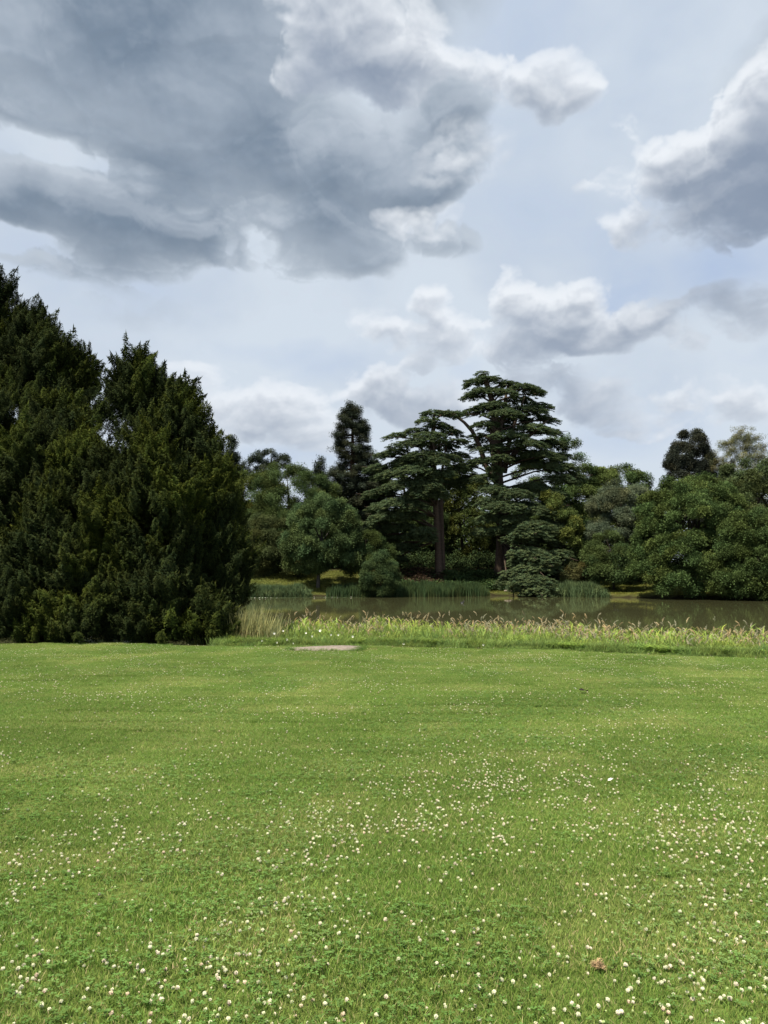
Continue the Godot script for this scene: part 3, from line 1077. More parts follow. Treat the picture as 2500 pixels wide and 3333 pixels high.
	cedar("cedar_tree", "left cedar with a single straight trunk and drooping flat tiers", left, Vector3(8.15, 2.14, -113.50), [Vector3(7.94, 7.02, -113.50), Vector3(7.66, 12.13, -113.50), Vector3(7.40, 17.33, -113.80), Vector3(7.13, 21.53, -114.00), Vector3(7.46, 25.73, -114.00)], [0.68, 0.48, 0.43, 0.40, 0.34, 0.22, 0.06], sprays, mat, bark, [
		[Vector3(8.60, 2.76, -114.50), Vector3(8.53, 9.12, -114.50), Vector3(8.51, 16.45, -115.00), Vector3(9.42, 21.80, -115.50)],
	])
	cedar("cedar_tree", "taller right cedar with a forked crown and layered flat tiers", right, Vector3(17.48, 2.78, -117.00), [Vector3(17.74, 7.18, -117.00), Vector3(17.90, 11.40, -117.00), Vector3(17.34, 16.71, -117.00), Vector3(17.08, 22.06, -117.00), Vector3(16.94, 27.45, -117.00), Vector3(15.40, 32.88, -117.00)], [0.95, 0.68, 0.64, 0.7, 0.95, 0.46, 0.3, 0.05], sprays, mat, bark, [
		[Vector3(16.70, 16.71, -117.00), Vector3(15.46, 18.84, -117.00), Vector3(14.64, 21.63, -117.00), Vector3(13.49, 23.99, -117.00), Vector3(12.28, 25.19, -116.50), Vector3(10.34, 26.58, -116.00), Vector3(8.19, 26.90, -115.50)],
		[Vector3(18.35, 17.60, -117.30), Vector3(19.18, 22.15, -117.50), Vector3(20.30, 25.82, -117.50), Vector3(21.77, 29.62, -117.00)],
		[Vector3(17.60, 20.98, -117.00), Vector3(17.91, 24.92, -117.30), Vector3(18.74, 29.08, -117.50), Vector3(19.18, 31.39, -118.00)],
		[Vector3(18.78, 18.78, -116.60), Vector3(20.84, 22.10, -116.00), Vector3(22.87, 23.71, -115.50), Vector3(25.33, 25.93, -117.00)],
	])


func cedar(called: String, label: String, tiers: Array, foot: Vector3, stem: Array, radii: Array, sprays: Array, mat: Material, bark: Material, extra: Array) -> void:
	var root := thing(called, label, "cedar tree", foot, "cedars on the far bank")
	var col := Color(0.15, 0.11, 0.088)
	var g := Geo.new()
	var pts := [Vector3(0, -1.5, 0)]
	pts.append_array(to_local_points(stem, root))
	g.tube(pts, radii, 14, col, 0.10, rng)
	obj("trunk", g.mesh(), bark, root)
	for e in extra:
		var b := Geo.new()
		var rr := []
		for i in e.size():
			rr.append(lerpf(0.46, 0.10, float(i) / (e.size() - 1)))
		b.tube(to_local_points(e, root), rr, 9, col, 0.06, rng)
		obj("limb", b.mesh(), bark, root)
	for q in tiers:
		var c := Vector3(q[0], q[1], q[2]) - root.position
		var w: float = q[3]
		# the point on the stem from which this tier's limb grows, a little below it
		var from: Vector3 = pts[1]
		var best := INF
		for i in range(1, pts.size() - 1):
			for f in 6:
				var p: Vector3 = pts[i].lerp(pts[i + 1], f / 6.0)
				var away := absf(p.y + 0.9 + 0.12 * (Vector2(c.x, c.z) - Vector2(p.x, p.z)).length() - c.y)
				if away < best:
					best = away
					from = p
		var b := Geo.new()
		var mid := from.lerp(c, 0.55) + Vector3(0, 0.35, 0)
		b.tube([from, mid, c + Vector3(0, -0.25, 0), c + (c - mid) * 0.6 + Vector3(0, -0.3, 0)], [0.17, 0.12, 0.08, 0.02], 6, col * 0.8, 0.0, rng)
		var limb := obj("limb", b.mesh(), bark, root)
		var kind := rng.randi() % sprays.size()
		var places := fresh_places(sprays.size())
		var tints := fresh_tints(sprays.size())
		var outward := Vector3(c.x - from.x, 0, c.z - from.z)
		outward = outward.normalized() if outward.length() > 0.5 else Vector3(0, 0, 1)
		var tone := rng.randf_range(0.85, 1.2)
		var fold := rng.randf() * TAU
		var open := step(16.0, 22.0, q[1])
		for layer in 2:
			for i in int(w * w * lerpf(56.0 if layer == 0 else 34.0, 38.0 if layer == 0 else 8.0, open)):
				var a := rng.randf() * TAU
				var rad := sqrt(rng.randf())
				var lobe := 0.72 + 0.2 * sin(a * 3.0 + fold) + 0.16 * sin(a * 7.0 + fold * 2.3)
				var off := Vector3(cos(a), 0, sin(a) * 0.85) * rad * w * lobe * 1.12
				var p := c + off
				var away := off.dot(outward)
				p.y += 0.16 * w * (1.0 - rad * rad) - 0.10 * w * rad * rad - away * 0.14 - layer * 0.4 + rng.randf_range(-0.3, 0.3) * (1.0 - 0.4 * open)
				var dir := (off.normalized() * 0.8 + outward * 0.5 + Vector3(rng.randf_range(-0.5, 0.5), 0, rng.randf_range(-0.5, 0.5))).normalized()
				dir.y = -0.12 - 0.3 * rad * rng.randf()
				var z := dir.normalized()
				var x := Vector3.UP.cross(z).normalized()
				var s := rng.randf_range(0.5, 0.95)
				var j := kind
				places[j].append(Transform3D(Basis(x, z.cross(x), z).rotated(z, rng.randf_range(-0.35, 0.35)) * s, p))
				tints[j].append(tinted(Color(tone, tone, tone), 0.8, 1.2, 0.1))
		for j in sprays.size():
			if places[j].size():
				many("foliage_tier", sprays[j], mat, places[j], tints[j], limb).set_meta("kind", "stuff")


# ---------------------------------------------------------------- other trees of the far bank
func tree(called: String, label: String, category: String, group: String, foot: Vector3, lobes: Array, leaves: Array, mat: Material, bark: Material, tint: Color, ball := 0.9, cover := 0.8, clumps := 14, size := 1.0, ragged := 0.12, trunk := 0.28, low := -0.75, bark_tint := Color(0.09, 0.075, 0.06)) -> Node3D:
	var base := Vector3(foot.x, ground_at(foot.x, -foot.z) - 0.1, foot.z)
	var root := thing(called, label, category, base, group)
	var places := fresh_places(leaves.size())
	var tints := fresh_tints(leaves.size())
	crown_fill(lobes, ball, cover, clumps, size, tint, ragged, places, tints, low)
	hang_crown(root, "crown", leaves, mat, places, tints)
	var top := Vector3.ZERO
	var mean := Vector3.ZERO
	for q in lobes:
		mean += Vector3(q[0], q[1], q[2]) / lobes.size()
		if q[1] + q[4] > top.y:
			top = Vector3(q[0], q[1] + q[4] * 0.7, q[2])
	var g := Geo.new()
	var m := mean - base
	var t := top - base
	g.tube([Vector3.ZERO, Vector3(m.x * 0.1, m.y * 0.45, m.z * 0.1), Vector3(m.x * 0.5 + t.x * 0.1, maxf(m.y, t.y * 0.6), m.z * 0.5), t], [trunk * 1.25, trunk, trunk * 0.7, 0.03], 8, bark_tint, 0.06, rng)
	obj("trunk", g.mesh(), bark, root)
	for q in lobes:
		var b := Geo.new()
		var end := Vector3(q[0], q[1] + q[4] * 0.35, q[2]) - base
		var from := Vector3(m.x * 0.1, m.y * 0.45, m.z * 0.1).lerp(t, clampf((end.y / maxf(t.y, 0.1)) - 0.45, 0.0, 0.6))
		b.tube([from, from.lerp(end, 0.5) + Vector3(0, 0.3, 0), end], [trunk * 0.5, trunk * 0.3, 0.02], 6, bark_tint, 0.0, rng)
		obj("limb", b.mesh(), bark, root)
	return root


# a tall narrow conifer: short limbs round a straight mast, each ending in a few tufts
func spire(called: String, label: String, group: String, foot: Vector3, height: float, half: float, taper: float, leaves: Array, mat: Material, bark: Material, tint: Color, bare := 0.1, dense := 1.0, size := 1.0) -> void:
	var root := thing(called, label, "conifer", foot, group)
	var places := fresh_places(leaves.size())
	var tints := fresh_tints(leaves.size())
	var col := Color(0.12, 0.07, 0.05)
	var g := Geo.new()
	g.tube([Vector3(0, -0.3, 0), Vector3(0, height * 0.3, 0), Vector3(0.05, height * 0.7, 0), Vector3(0, height * 0.985, 0)], [height * 0.032, height * 0.022, height * 0.011, 0.03], 9, col, 0.06, rng)
	obj("trunk", g.mesh(), bark, root)
	var limbs := Geo.new()
	for i in int(height * 7.0 * dense):
		var f := 1.0 - pow(rng.randf(), 0.8) * (1.0 - bare)
		var a := rng.randf() * TAU
		var out := Vector3(cos(a), 0, sin(a))
		var lump := 1.0 + 0.32 * wobble.get_noise_2d(a * 8.0 + foot.x, f * height * 5.0)
		var reach := half * pow(1.0 - f, taper) * lump * rng.randf_range(0.75, 1.08) + 0.25
		var from := Vector3(0, f * height - 0.25 * reach, 0)
		var end := from + out * reach + Vector3(0, -0.12 * reach + 0.3, 0)
		limbs.tube([from, from.lerp(end, 0.6) - Vector3(0, 0.15, 0), end], [0.07, 0.045, 0.01], 4, col, 0.0, rng)
		var tone := tinted(tint, 0.75, 1.25, 0.1)
		for k in int(3 + reach * 3.4):
			var along_it := lerpf(0.35, 1.05, pow(rng.randf(), 0.7))
			var p := from.lerp(end, along_it) + unit() * 0.36 * Vector3(1, 0.8, 1)
			var j := rng.randi() % leaves.size()
			places[j].append(Transform3D(Basis(Vector3.UP, rng.randf() * TAU) * (size * rng.randf_range(0.7, 1.2)), p))
			tints[j].append(tinted(tone, 0.85, 1.15))
	obj("branches", limbs.mesh(), bark, root).set_meta("kind", "stuff")
	for j in leaves.size():
		many("crown", leaves[j], mat, places[j], tints[j], root).set_meta("kind", "stuff")


func build_far_trees() -> void:
	var r := RandomNumberGenerator.new()
	r.seed = 2718
	var white := Color(1, 1, 1)
	var broad := []
	var fine := []
	var needle := []
	for i in 1:
		broad.append(leaf_clump(80, 0.58, 0.20, 0.062, white, 0.25, r))
		fine.append(leaf_clump(84, 0.58, 0.19, 0.045, white, 0.35, r))
		needle.append(leaf_clump(46, 0.45, 0.30, 0.05, white, 0.1, r))
	var leaf := leaf_material("broad leaves", 0.8, 0.5, 0.06)
	var dull := leaf_material("conifer needles", 0.7, 0.3, 0.12)
	var bark := bark_material("bark")
	var deep := Color(0.068, 0.102, 0.036)
	var mid := Color(0.072, 0.108, 0.036)
	var lime := Color(0.13, 0.165, 0.048)
	var blue := Color(0.048, 0.064, 0.042)
	var back := "trees behind the cedars"
	var shore := "trees along the far shore"
	# tall conifers
	spire("conifer", "tall narrow dark conifer standing left of the cedars", "", Vector3(-5.40, 4.16, -130.00), 27.38, 5.29, 0.42, needle, dull, bark, Color(0.05, 0.062, 0.04), 0.04, 2.7, 0.85)
	spire("conifer", "dark conifer tip showing just behind the right side of the yews", "", Vector3(-29.81, 5.90, -150.00), 22.89, 4.49, 0.75, needle, dull, bark, blue, 0.2, 1.0, 1.2)
	spire("conifer", "small pointed conifer between the round pine and the tall narrow conifer", "", Vector3(-12.51, 5.90, -150.00), 19.03, 4.31, 0.8, needle, dull, bark, blue, 0.2, 1.0, 1.2)
	spire("conifer", "bushy conifer filling the gap between the tall conifer and the left cedar", "", Vector3(-1.99, 4.68, -136.00), 19.53, 3.91, 0.7, needle, dull, bark, Color(0.048, 0.066, 0.034), 0.05, 1.0, 1.2)
	# flat-headed pine
	tree("pine_tree", "flat-headed dark pine rising behind the left bank trees", "pine tree", "", Vector3(-21.92, 5.90, -150.00), [[-22.16, 24.72, -150.00, 3.05, 1.26, 2.60], [-19.70, 23.99, -150.00, 1.97, 1.08, 2.00], [-24.86, 23.53, -150.00, 2.51, 1.08, 2.20], [-26.19, 21.98, -150.00, 1.97, 0.81, 1.80], [-20.77, 22.16, -150.00, 3.41, 1.08, 2.60], [-18.24, 22.62, -150.00, 1.08, 0.81, 1.20]], needle, dull, bark, blue, 0.6, 0.6, 7, 0.85, 0.35, 0.4)
	# left of the cedars
	tree("broadleaf_tree", "yellow-green broadleaf tree top showing between the yew and the pine", "tree", back, Vector3(-22.75, 3.04, -134.00), [[-22.92, 14.69, -134.00, 4.01, 4.65, 4.00], [-24.90, 12.67, -134.00, 2.73, 4.81, 3.00], [-20.53, 16.72, -134.00, 2.41, 2.41, 3.00], [-23.24, 8.64, -134.00, 4.81, 5.61, 4.00]], broad, leaf, bark, lime * 0.62, 0.8)
	tree("beech_tree", "broad dark green beech with a rounded top left of the tall narrow conifer", "tree", back, Vector3(-14.88, 2.19, -122.00), [[-15.38, 14.99, -122.00, 3.80, 3.80, 4.00], [-12.44, 13.89, -122.00, 3.50, 3.65, 4.00], [-17.41, 12.33, -121.00, 3.77, 4.06, 4.00], [-10.30, 11.76, -123.00, 3.09, 5.15, 3.40], [-14.35, 8.63, -120.00, 6.10, 5.75, 5.00], [-19.19, 6.43, -119.00, 3.56, 4.27, 3.50]], fine, leaf, bark, Color(0.068, 0.098, 0.035), 1.0)
	tree("maple_tree", "layered maple with bronzed outer leaves beside the yew", "tree", shore, Vector3(-17.00, 1.80, -112.00), [[-18.26, 9.24, -113.00, 2.30, 0.95, 2.60], [-18.61, 7.15, -112.00, 2.68, 1.01, 2.80], [-17.89, 5.11, -111.00, 3.32, 1.06, 3.00], [-17.53, 3.32, -111.00, 3.59, 1.06, 3.00], [-15.38, 6.15, -112.00, 3.22, 3.35, 3.00], [-14.88, 3.79, -111.00, 3.99, 1.99, 3.00]], fine, leaf, bark, Color(0.07, 0.086, 0.034), 0.7, 0.55, 14, 0.9)
	tree("maple_tree", "mid-green spreading maple with a bare grey trunk on the grassy far bank", "tree", shore, Vector3(-8.92, 1.36, -105.00), [[-8.16, 10.15, -105.00, 2.64, 2.01, 3.00], [-10.36, 9.33, -105.00, 2.14, 1.89, 2.60], [-6.01, 8.76, -106.00, 2.16, 2.16, 2.60], [-8.07, 7.07, -104.00, 3.73, 2.24, 3.80], [-10.86, 5.82, -104.00, 2.24, 2.12, 2.60], [-5.31, 5.55, -105.00, 2.14, 2.26, 2.60], [-10.27, 3.66, -104.50, 2.38, 1.25, 2.60], [-6.81, 4.27, -104.00, 2.86, 1.62, 3.00]], broad, leaf, bark, Color(0.078, 0.118, 0.048), 0.65, 0.75, 13, 0.85, 0.18, 0.22, -0.85, Color(0.16, 0.15, 0.13))
	tree("shrub", "rounded dark shrub between the maple and the left cedar", "shrub", shore, Vector3(-2.52, 2.11, -107.00), [[-2.53, 5.62, -107.00, 2.05, 2.05, 2.20], [-3.80, 4.34, -107.00, 1.92, 2.18, 2.00], [-0.93, 4.36, -107.50, 1.93, 2.06, 2.00], [-2.50, 3.37, -106.00, 2.79, 1.52, 2.40]], fine, leaf, bark, deep * 0.9, 0.6, 0.55, 14, 0.85, 0.12, 0.12)
	tree("shrub", "blue-green willow shrub standing in the far reeds", "shrub", shore, Vector3(-0.45, -0.84, -100.50), [[-0.45, 2.56, -100.50, 1.44, 1.92, 1.80], [-1.40, 1.49, -100.00, 1.20, 1.92, 1.60], [0.75, 1.60, -100.50, 1.20, 1.92, 1.60], [-0.45, 0.78, -99.70, 2.03, 1.55, 1.90]], fine, leaf, bark, Color(0.058, 0.09, 0.038), 0.45, 0.6, 11, 0.65, 0.32, 0.1)
	# behind and right of the cedars
	tree("broadleaf_tree", "dim green tree filling the gap between the two cedar trunks", "tree", back, Vector3(13.85, 3.87, -136.00), [[12.72, 14.89, -136.00, 3.91, 4.88, 4.00], [16.37, 12.84, -136.00, 4.07, 4.88, 4.00], [13.68, 8.64, -134.00, 5.61, 4.81, 4.00], [9.08, 11.27, -137.00, 3.28, 5.74, 4.00]], broad, leaf, bark, lime * 0.5, 0.9)
	tree("broadleaf_tree", "dark tree behind the trunk of the left cedar", "tree", back, Vector3(4.04, 3.84, -134.00), [[3.32, 16.94, -136.00, 4.88, 5.70, 4.00], [1.65, 11.06, -134.00, 5.61, 5.61, 4.00], [6.41, 8.59, -133.00, 4.78, 4.78, 4.00]], broad, leaf, bark, deep * 0.8, 1.0)
	tree("oak_tree", "loose-leaved oak showing beyond the right edge of the right cedar", "tree", back, Vector3(29.90, 2.22, -130.00), [[30.29, 22.19, -130.00, 2.80, 2.65, 3.20], [32.23, 21.00, -130.00, 2.49, 2.80, 3.00], [33.58, 18.24, -130.00, 2.02, 2.80, 2.80], [28.80, 17.72, -129.00, 4.32, 3.86, 4.00], [30.80, 12.95, -128.00, 4.60, 4.60, 4.00], [26.26, 16.49, -132.00, 3.95, 5.53, 4.00], [28.39, 7.56, -128.00, 5.36, 4.60, 4.00]], broad, leaf, bark, deep * 1.1, 1.0, 0.34, 14, 1.05, 0.24)
	tree("ash_tree", "bright yellow-green young ash right of the low cedar boughs", "tree", shore, Vector3(24.86, 1.80, -111.00), [[24.17, 11.10, -111.00, 1.73, 2.26, 2.00], [25.20, 8.40, -110.50, 2.25, 2.38, 2.40], [25.83, 5.74, -110.00, 1.97, 2.24, 2.20], [24.34, 3.77, -110.00, 2.24, 1.58, 2.20], [26.97, 3.77, -110.00, 1.05, 0.79, 1.20]], broad, leaf, bark, lime * 0.8, 0.65, 0.5, 14, 0.9, 0.16, 0.18)
	tree("lime_tree", "pale yellow-green lime tree behind the willow right of the cedars", "tree", back, Vector3(35.87, 2.23, -132.00), [[35.80, 16.49, -132.00, 2.84, 3.32, 3.40], [37.80, 16.89, -132.00, 2.37, 2.69, 3.00], [34.28, 13.21, -131.00, 3.14, 4.70, 3.40], [36.69, 10.78, -130.00, 3.89, 5.45, 4.00]], broad, leaf, bark, lime * 0.85, 1.0)
	tree("broadleaf_tree", "round-topped mid-green tree behind the willow right of the cedars", "tree", back, Vector3(41.82, 2.25, -136.00), [[41.42, 18.18, -136.00, 3.26, 2.60, 3.60], [43.84, 16.94, -136.00, 2.60, 2.93, 3.20], [39.33, 16.53, -136.00, 2.44, 2.93, 3.00], [41.46, 11.86, -134.00, 5.61, 5.61, 5.00]], broad, leaf, bark, deep * 1.1, 1.0)
	tree("willow_tree", "grey-green willow between the cedars and the big round tree", "tree", shore, Vector3(34.10, 0.68, -111.00), [[34.40, 12.44, -111.00, 2.66, 2.79, 3.20], [32.03, 10.77, -111.00, 2.26, 2.66, 2.80], [36.70, 11.19, -112.00, 2.28, 2.95, 2.80], [33.65, 8.04, -110.00, 3.69, 3.29, 3.80], [30.98, 6.39, -110.00, 2.24, 3.29, 2.60]], fine, leaf, bark, Color(0.115, 0.14, 0.085), 0.65, 0.75, 13, 0.85, 0.18)
	tree("shrub", "tall dark shrub at the left end of the turf landing below the willow", "shrub", shore, Vector3(30.70, 0.37, -104.00), [[29.89, 5.20, -104.00, 1.62, 2.24, 2.00], [28.61, 3.65, -104.00, 1.49, 1.87, 1.80], [31.25, 3.64, -103.50, 1.86, 2.23, 2.00], [32.62, 3.01, -103.00, 1.97, 2.22, 2.00], [30.14, 2.09, -103.00, 2.96, 1.48, 2.40], [34.14, 2.40, -103.00, 1.48, 1.85, 1.60]], fine, leaf, bark, Color(0.075, 0.11, 0.04), 0.6, 0.55, 14, 0.85, 0.16, 0.12)
	tree("lime_tree", "biggest round-crowned green tree overhanging the right shore", "tree", shore, Vector3(37.93, 0.08, -95.00), [[36.97, 10.98, -96.00, 2.87, 2.53, 3.40], [39.87, 11.27, -96.00, 2.64, 2.53, 3.20], [34.32, 9.24, -96.00, 2.18, 2.64, 2.80], [41.82, 9.53, -96.00, 2.30, 2.64, 2.80], [37.23, 7.67, -94.00, 4.61, 3.38, 4.60], [33.57, 5.46, -95.00, 2.39, 3.41, 3.00], [41.59, 5.44, -94.50, 2.60, 3.39, 3.20], [36.49, 3.42, -92.50, 4.65, 3.32, 4.40], [32.55, 2.05, -94.00, 2.03, 2.14, 2.40], [34.19, 0.96, -91.00, 2.51, 1.74, 2.60], [38.65, 1.23, -90.00, 2.80, 1.83, 2.80]], broad, leaf, bark, mid * 1.02, 0.7, 0.8, 13, 0.85, 0.15)
	tree("lime_tree", "tall green tree at the right edge behind the big round tree", "tree", shore, Vector3(49.29, 0.56, -104.00), [[49.82, 13.88, -106.00, 3.17, 3.17, 3.60], [53.05, 14.84, -106.00, 3.17, 3.55, 3.80], [47.34, 10.91, -105.00, 2.51, 3.14, 3.00], [50.62, 10.19, -104.00, 3.73, 3.73, 4.00], [56.13, 12.28, -106.00, 3.17, 5.07, 4.00]], broad, leaf, bark, Color(0.08, 0.11, 0.046), 0.8, 0.75, 13, 0.9)
	tree("alder_tree", "low spreading alder at the waterside in the right corner", "tree", shore, Vector3(41.94, -0.07, -88.00), [[41.13, 5.96, -88.00, 2.11, 2.42, 2.40], [43.26, 6.49, -88.00, 1.90, 2.42, 2.40], [39.45, 3.33, -88.00, 2.00, 2.32, 2.40], [41.62, 3.04, -86.00, 2.68, 2.57, 2.80], [39.48, 0.89, -86.00, 2.37, 1.54, 2.20], [42.06, 0.90, -85.00, 2.24, 1.53, 2.20], [45.79, 4.09, -87.00, 2.08, 4.17, 2.60]], broad, leaf, bark, mid * 0.85, 0.65, 0.75, 13, 0.8)
	tree("evergreen_oak", "almost black oval tree rising behind the big round tree", "tree", "", Vector3(55.11, 5.61, -140.00), [[55.93, 25.23, -140.00, 2.18, 2.68, 2.60], [54.57, 22.50, -140.00, 2.51, 2.85, 2.80], [57.36, 22.50, -140.00, 2.18, 2.85, 2.60], [55.33, 19.94, -140.00, 3.35, 3.02, 3.20], [58.27, 19.52, -140.00, 1.68, 2.01, 2.00], [55.58, 14.86, -140.00, 3.35, 5.03, 3.20]], broad, leaf, bark, Color(0.05, 0.056, 0.04), 0.7, 0.9, 13, 0.9, 0.2, 0.2)
	tree("birch_tree", "small olive birch between the almost black oval tree and the airy poplar", "tree", "", Vector3(59.05, 6.38, -138.00), [[59.19, 21.78, -138.00, 1.24, 2.15, 1.60], [59.75, 18.84, -138.00, 1.82, 2.48, 2.00], [58.57, 15.92, -138.00, 1.98, 3.30, 2.00]], fine, leaf, bark, Color(0.13, 0.135, 0.07), 0.5, 0.6, 5, 0.8, 0.3, 0.12)
	tree("poplar_tree", "airy pale olive poplar with sky showing through at the right", "tree", "", Vector3(69.57, 6.79, -150.00), [[69.64, 27.19, -150.00, 1.17, 3.41, 1.60], [71.59, 28.11, -150.00, 0.99, 2.51, 1.40], [68.07, 26.28, -150.00, 0.99, 2.69, 1.40], [73.15, 26.28, -150.00, 0.90, 3.05, 1.30], [74.10, 23.08, -150.00, 1.08, 3.59, 1.50], [70.52, 23.99, -150.00, 1.97, 3.95, 2.40], [67.06, 23.53, -150.00, 1.08, 3.05, 1.50], [68.60, 21.25, -150.00, 1.80, 3.23, 2.20], [72.40, 21.25, -150.00, 2.15, 3.59, 2.50], [66.11, 27.19, -150.00, 0.81, 1.08, 0.90], [69.54, 17.61, -150.00, 4.49, 3.59, 4.00]], fine, leaf, bark, Color(0.18, 0.19, 0.095), 0.42, 0.6, 3, 0.75, 0.5, 0.16)
	tree("shrub", "small olive-yellow shrub on the sunny bank right of the cedar boughs", "shrub", shore, Vector3(27.07, 0.98, -105.00), [[26.66, 2.60, -105.00, 1.26, 0.88, 1.40], [27.90, 2.10, -105.00, 1.13, 1.01, 1.40], [25.58, 1.92, -105.00, 1.01, 0.75, 1.20]], fine, leaf, bark, Color(0.105, 0.105, 0.042), 0.45, 0.6, 12, 0.7, 0.15, 0.06)


# ---------------------------------------------------------------- the wood behind
func build_woodland() -> void:
	var r := RandomNumberGenerator.new()
	r.seed = 55
	var clump := leaf_clump(20, 1.0, 0.7, 0.24, Color(1, 1, 1), 0.2, r)
	var mat := leaf_material("wood foliage", 0.7, 0.3, 0.08)
	var lobes := []
	for i in 70:
		var x := -110.0 + i * 3.3 + rng.randf_range(-2, 2)
		var d := rng.randf_range(152, 178)
		var h := 13.0 + 3.0 * wobble.get_noise_1d(x * 3.0) + rng.randf_range(-1.5, 1.5)
		lobes.append([x, 3.0 + h * 0.45, -d, rng.randf_range(4, 6), h * 0.62, 4.0])
	var places := fresh_places(1)
	var tints := fresh_tints(1)
	for q in lobes:
		for i in 420:
			var dir := unit()
			if dir.z < -0.2:
				continue
			var p := Vector3(q[0], q[1], q[2]) + dir * Vector3(q[3], q[4], q[5]) * rng.randf_range(0.8, 1.05)
			if p.y < ground_at(p.x, -p.z):
				continue
			places[0].append(Transform3D(Basis(Vector3.UP, rng.randf() * TAU) * rng.randf_range(0.7, 1.3), p))
			tints[0].append(tinted(Color(0.055, 0.082, 0.03), 0.75, 1.25, 0.12))
	# holly and laurel under the trees
	for i in 14000:
		var x := rng.randf_range(-60, 62)
		var d := shore_at(x) + rng.randf_range(15, 40)
		var y := ground_at(x, d) + rng.randf_range(0.0, 1.0) * (2.2 + 1.6 * wobble.get_noise_2d(x * 2.0, d * 2.0))
		places[0].append(Transform3D(Basis(Vector3.UP, rng.randf() * TAU) * rng.randf_range(0.25, 0.5), Vector3(x, y, -d)))
		tints[0].append(tinted(Color(0.035, 0.055, 0.022), 0.75, 1.25, 0.12))
	var o := many("woodland", clump, mat, places[0], tints[0])
	tag(o, "dark wood and undergrowth closing the view behind the waterside trees", "", "", "stuff")


# ---------------------------------------------------------------- far bank: reeds, bracken, lilies
func blades_mesh(n: int, spread: float, height: float, width: float, bend: float, c: Color, dry: Color, r: RandomNumberGenerator) -> ArrayMesh:
	var g := Geo.new()
	for i in n:
		var a := r.randf() * TAU
		var p := Vector3(r.randf_range(-1, 1), 0, r.randf_range(-1, 1)) * spread
		var lean := Vector3(r.randf_range(-1, 1), 0, r.randf_range(-1, 1)) * bend * height
		var side := Vector3(cos(a), 0, sin(a)) * width
		var h := height * r.randf_range(0.65, 1.1)
		var k := r.randf_range(0.75, 1.25)
		var base := c.lerp(dry, 0.6 * r.randf())
		var col := Color(c.r * k, c.g * k, c.b * k)
		var q := p + Vector3(0, h * 0.55, 0) + lean * 0.3
		var tip := p + Vector3(0, h * (1.0 - bend * 0.2), 0) + lean
		g.tri(p - side * 0.8, q - side, p + side * 0.8, base, col)
		g.tri(q - side, q + side, p + side * 0.8, col)
		g.tri(q - side, tip, q + side, col)
	return g.mesh()


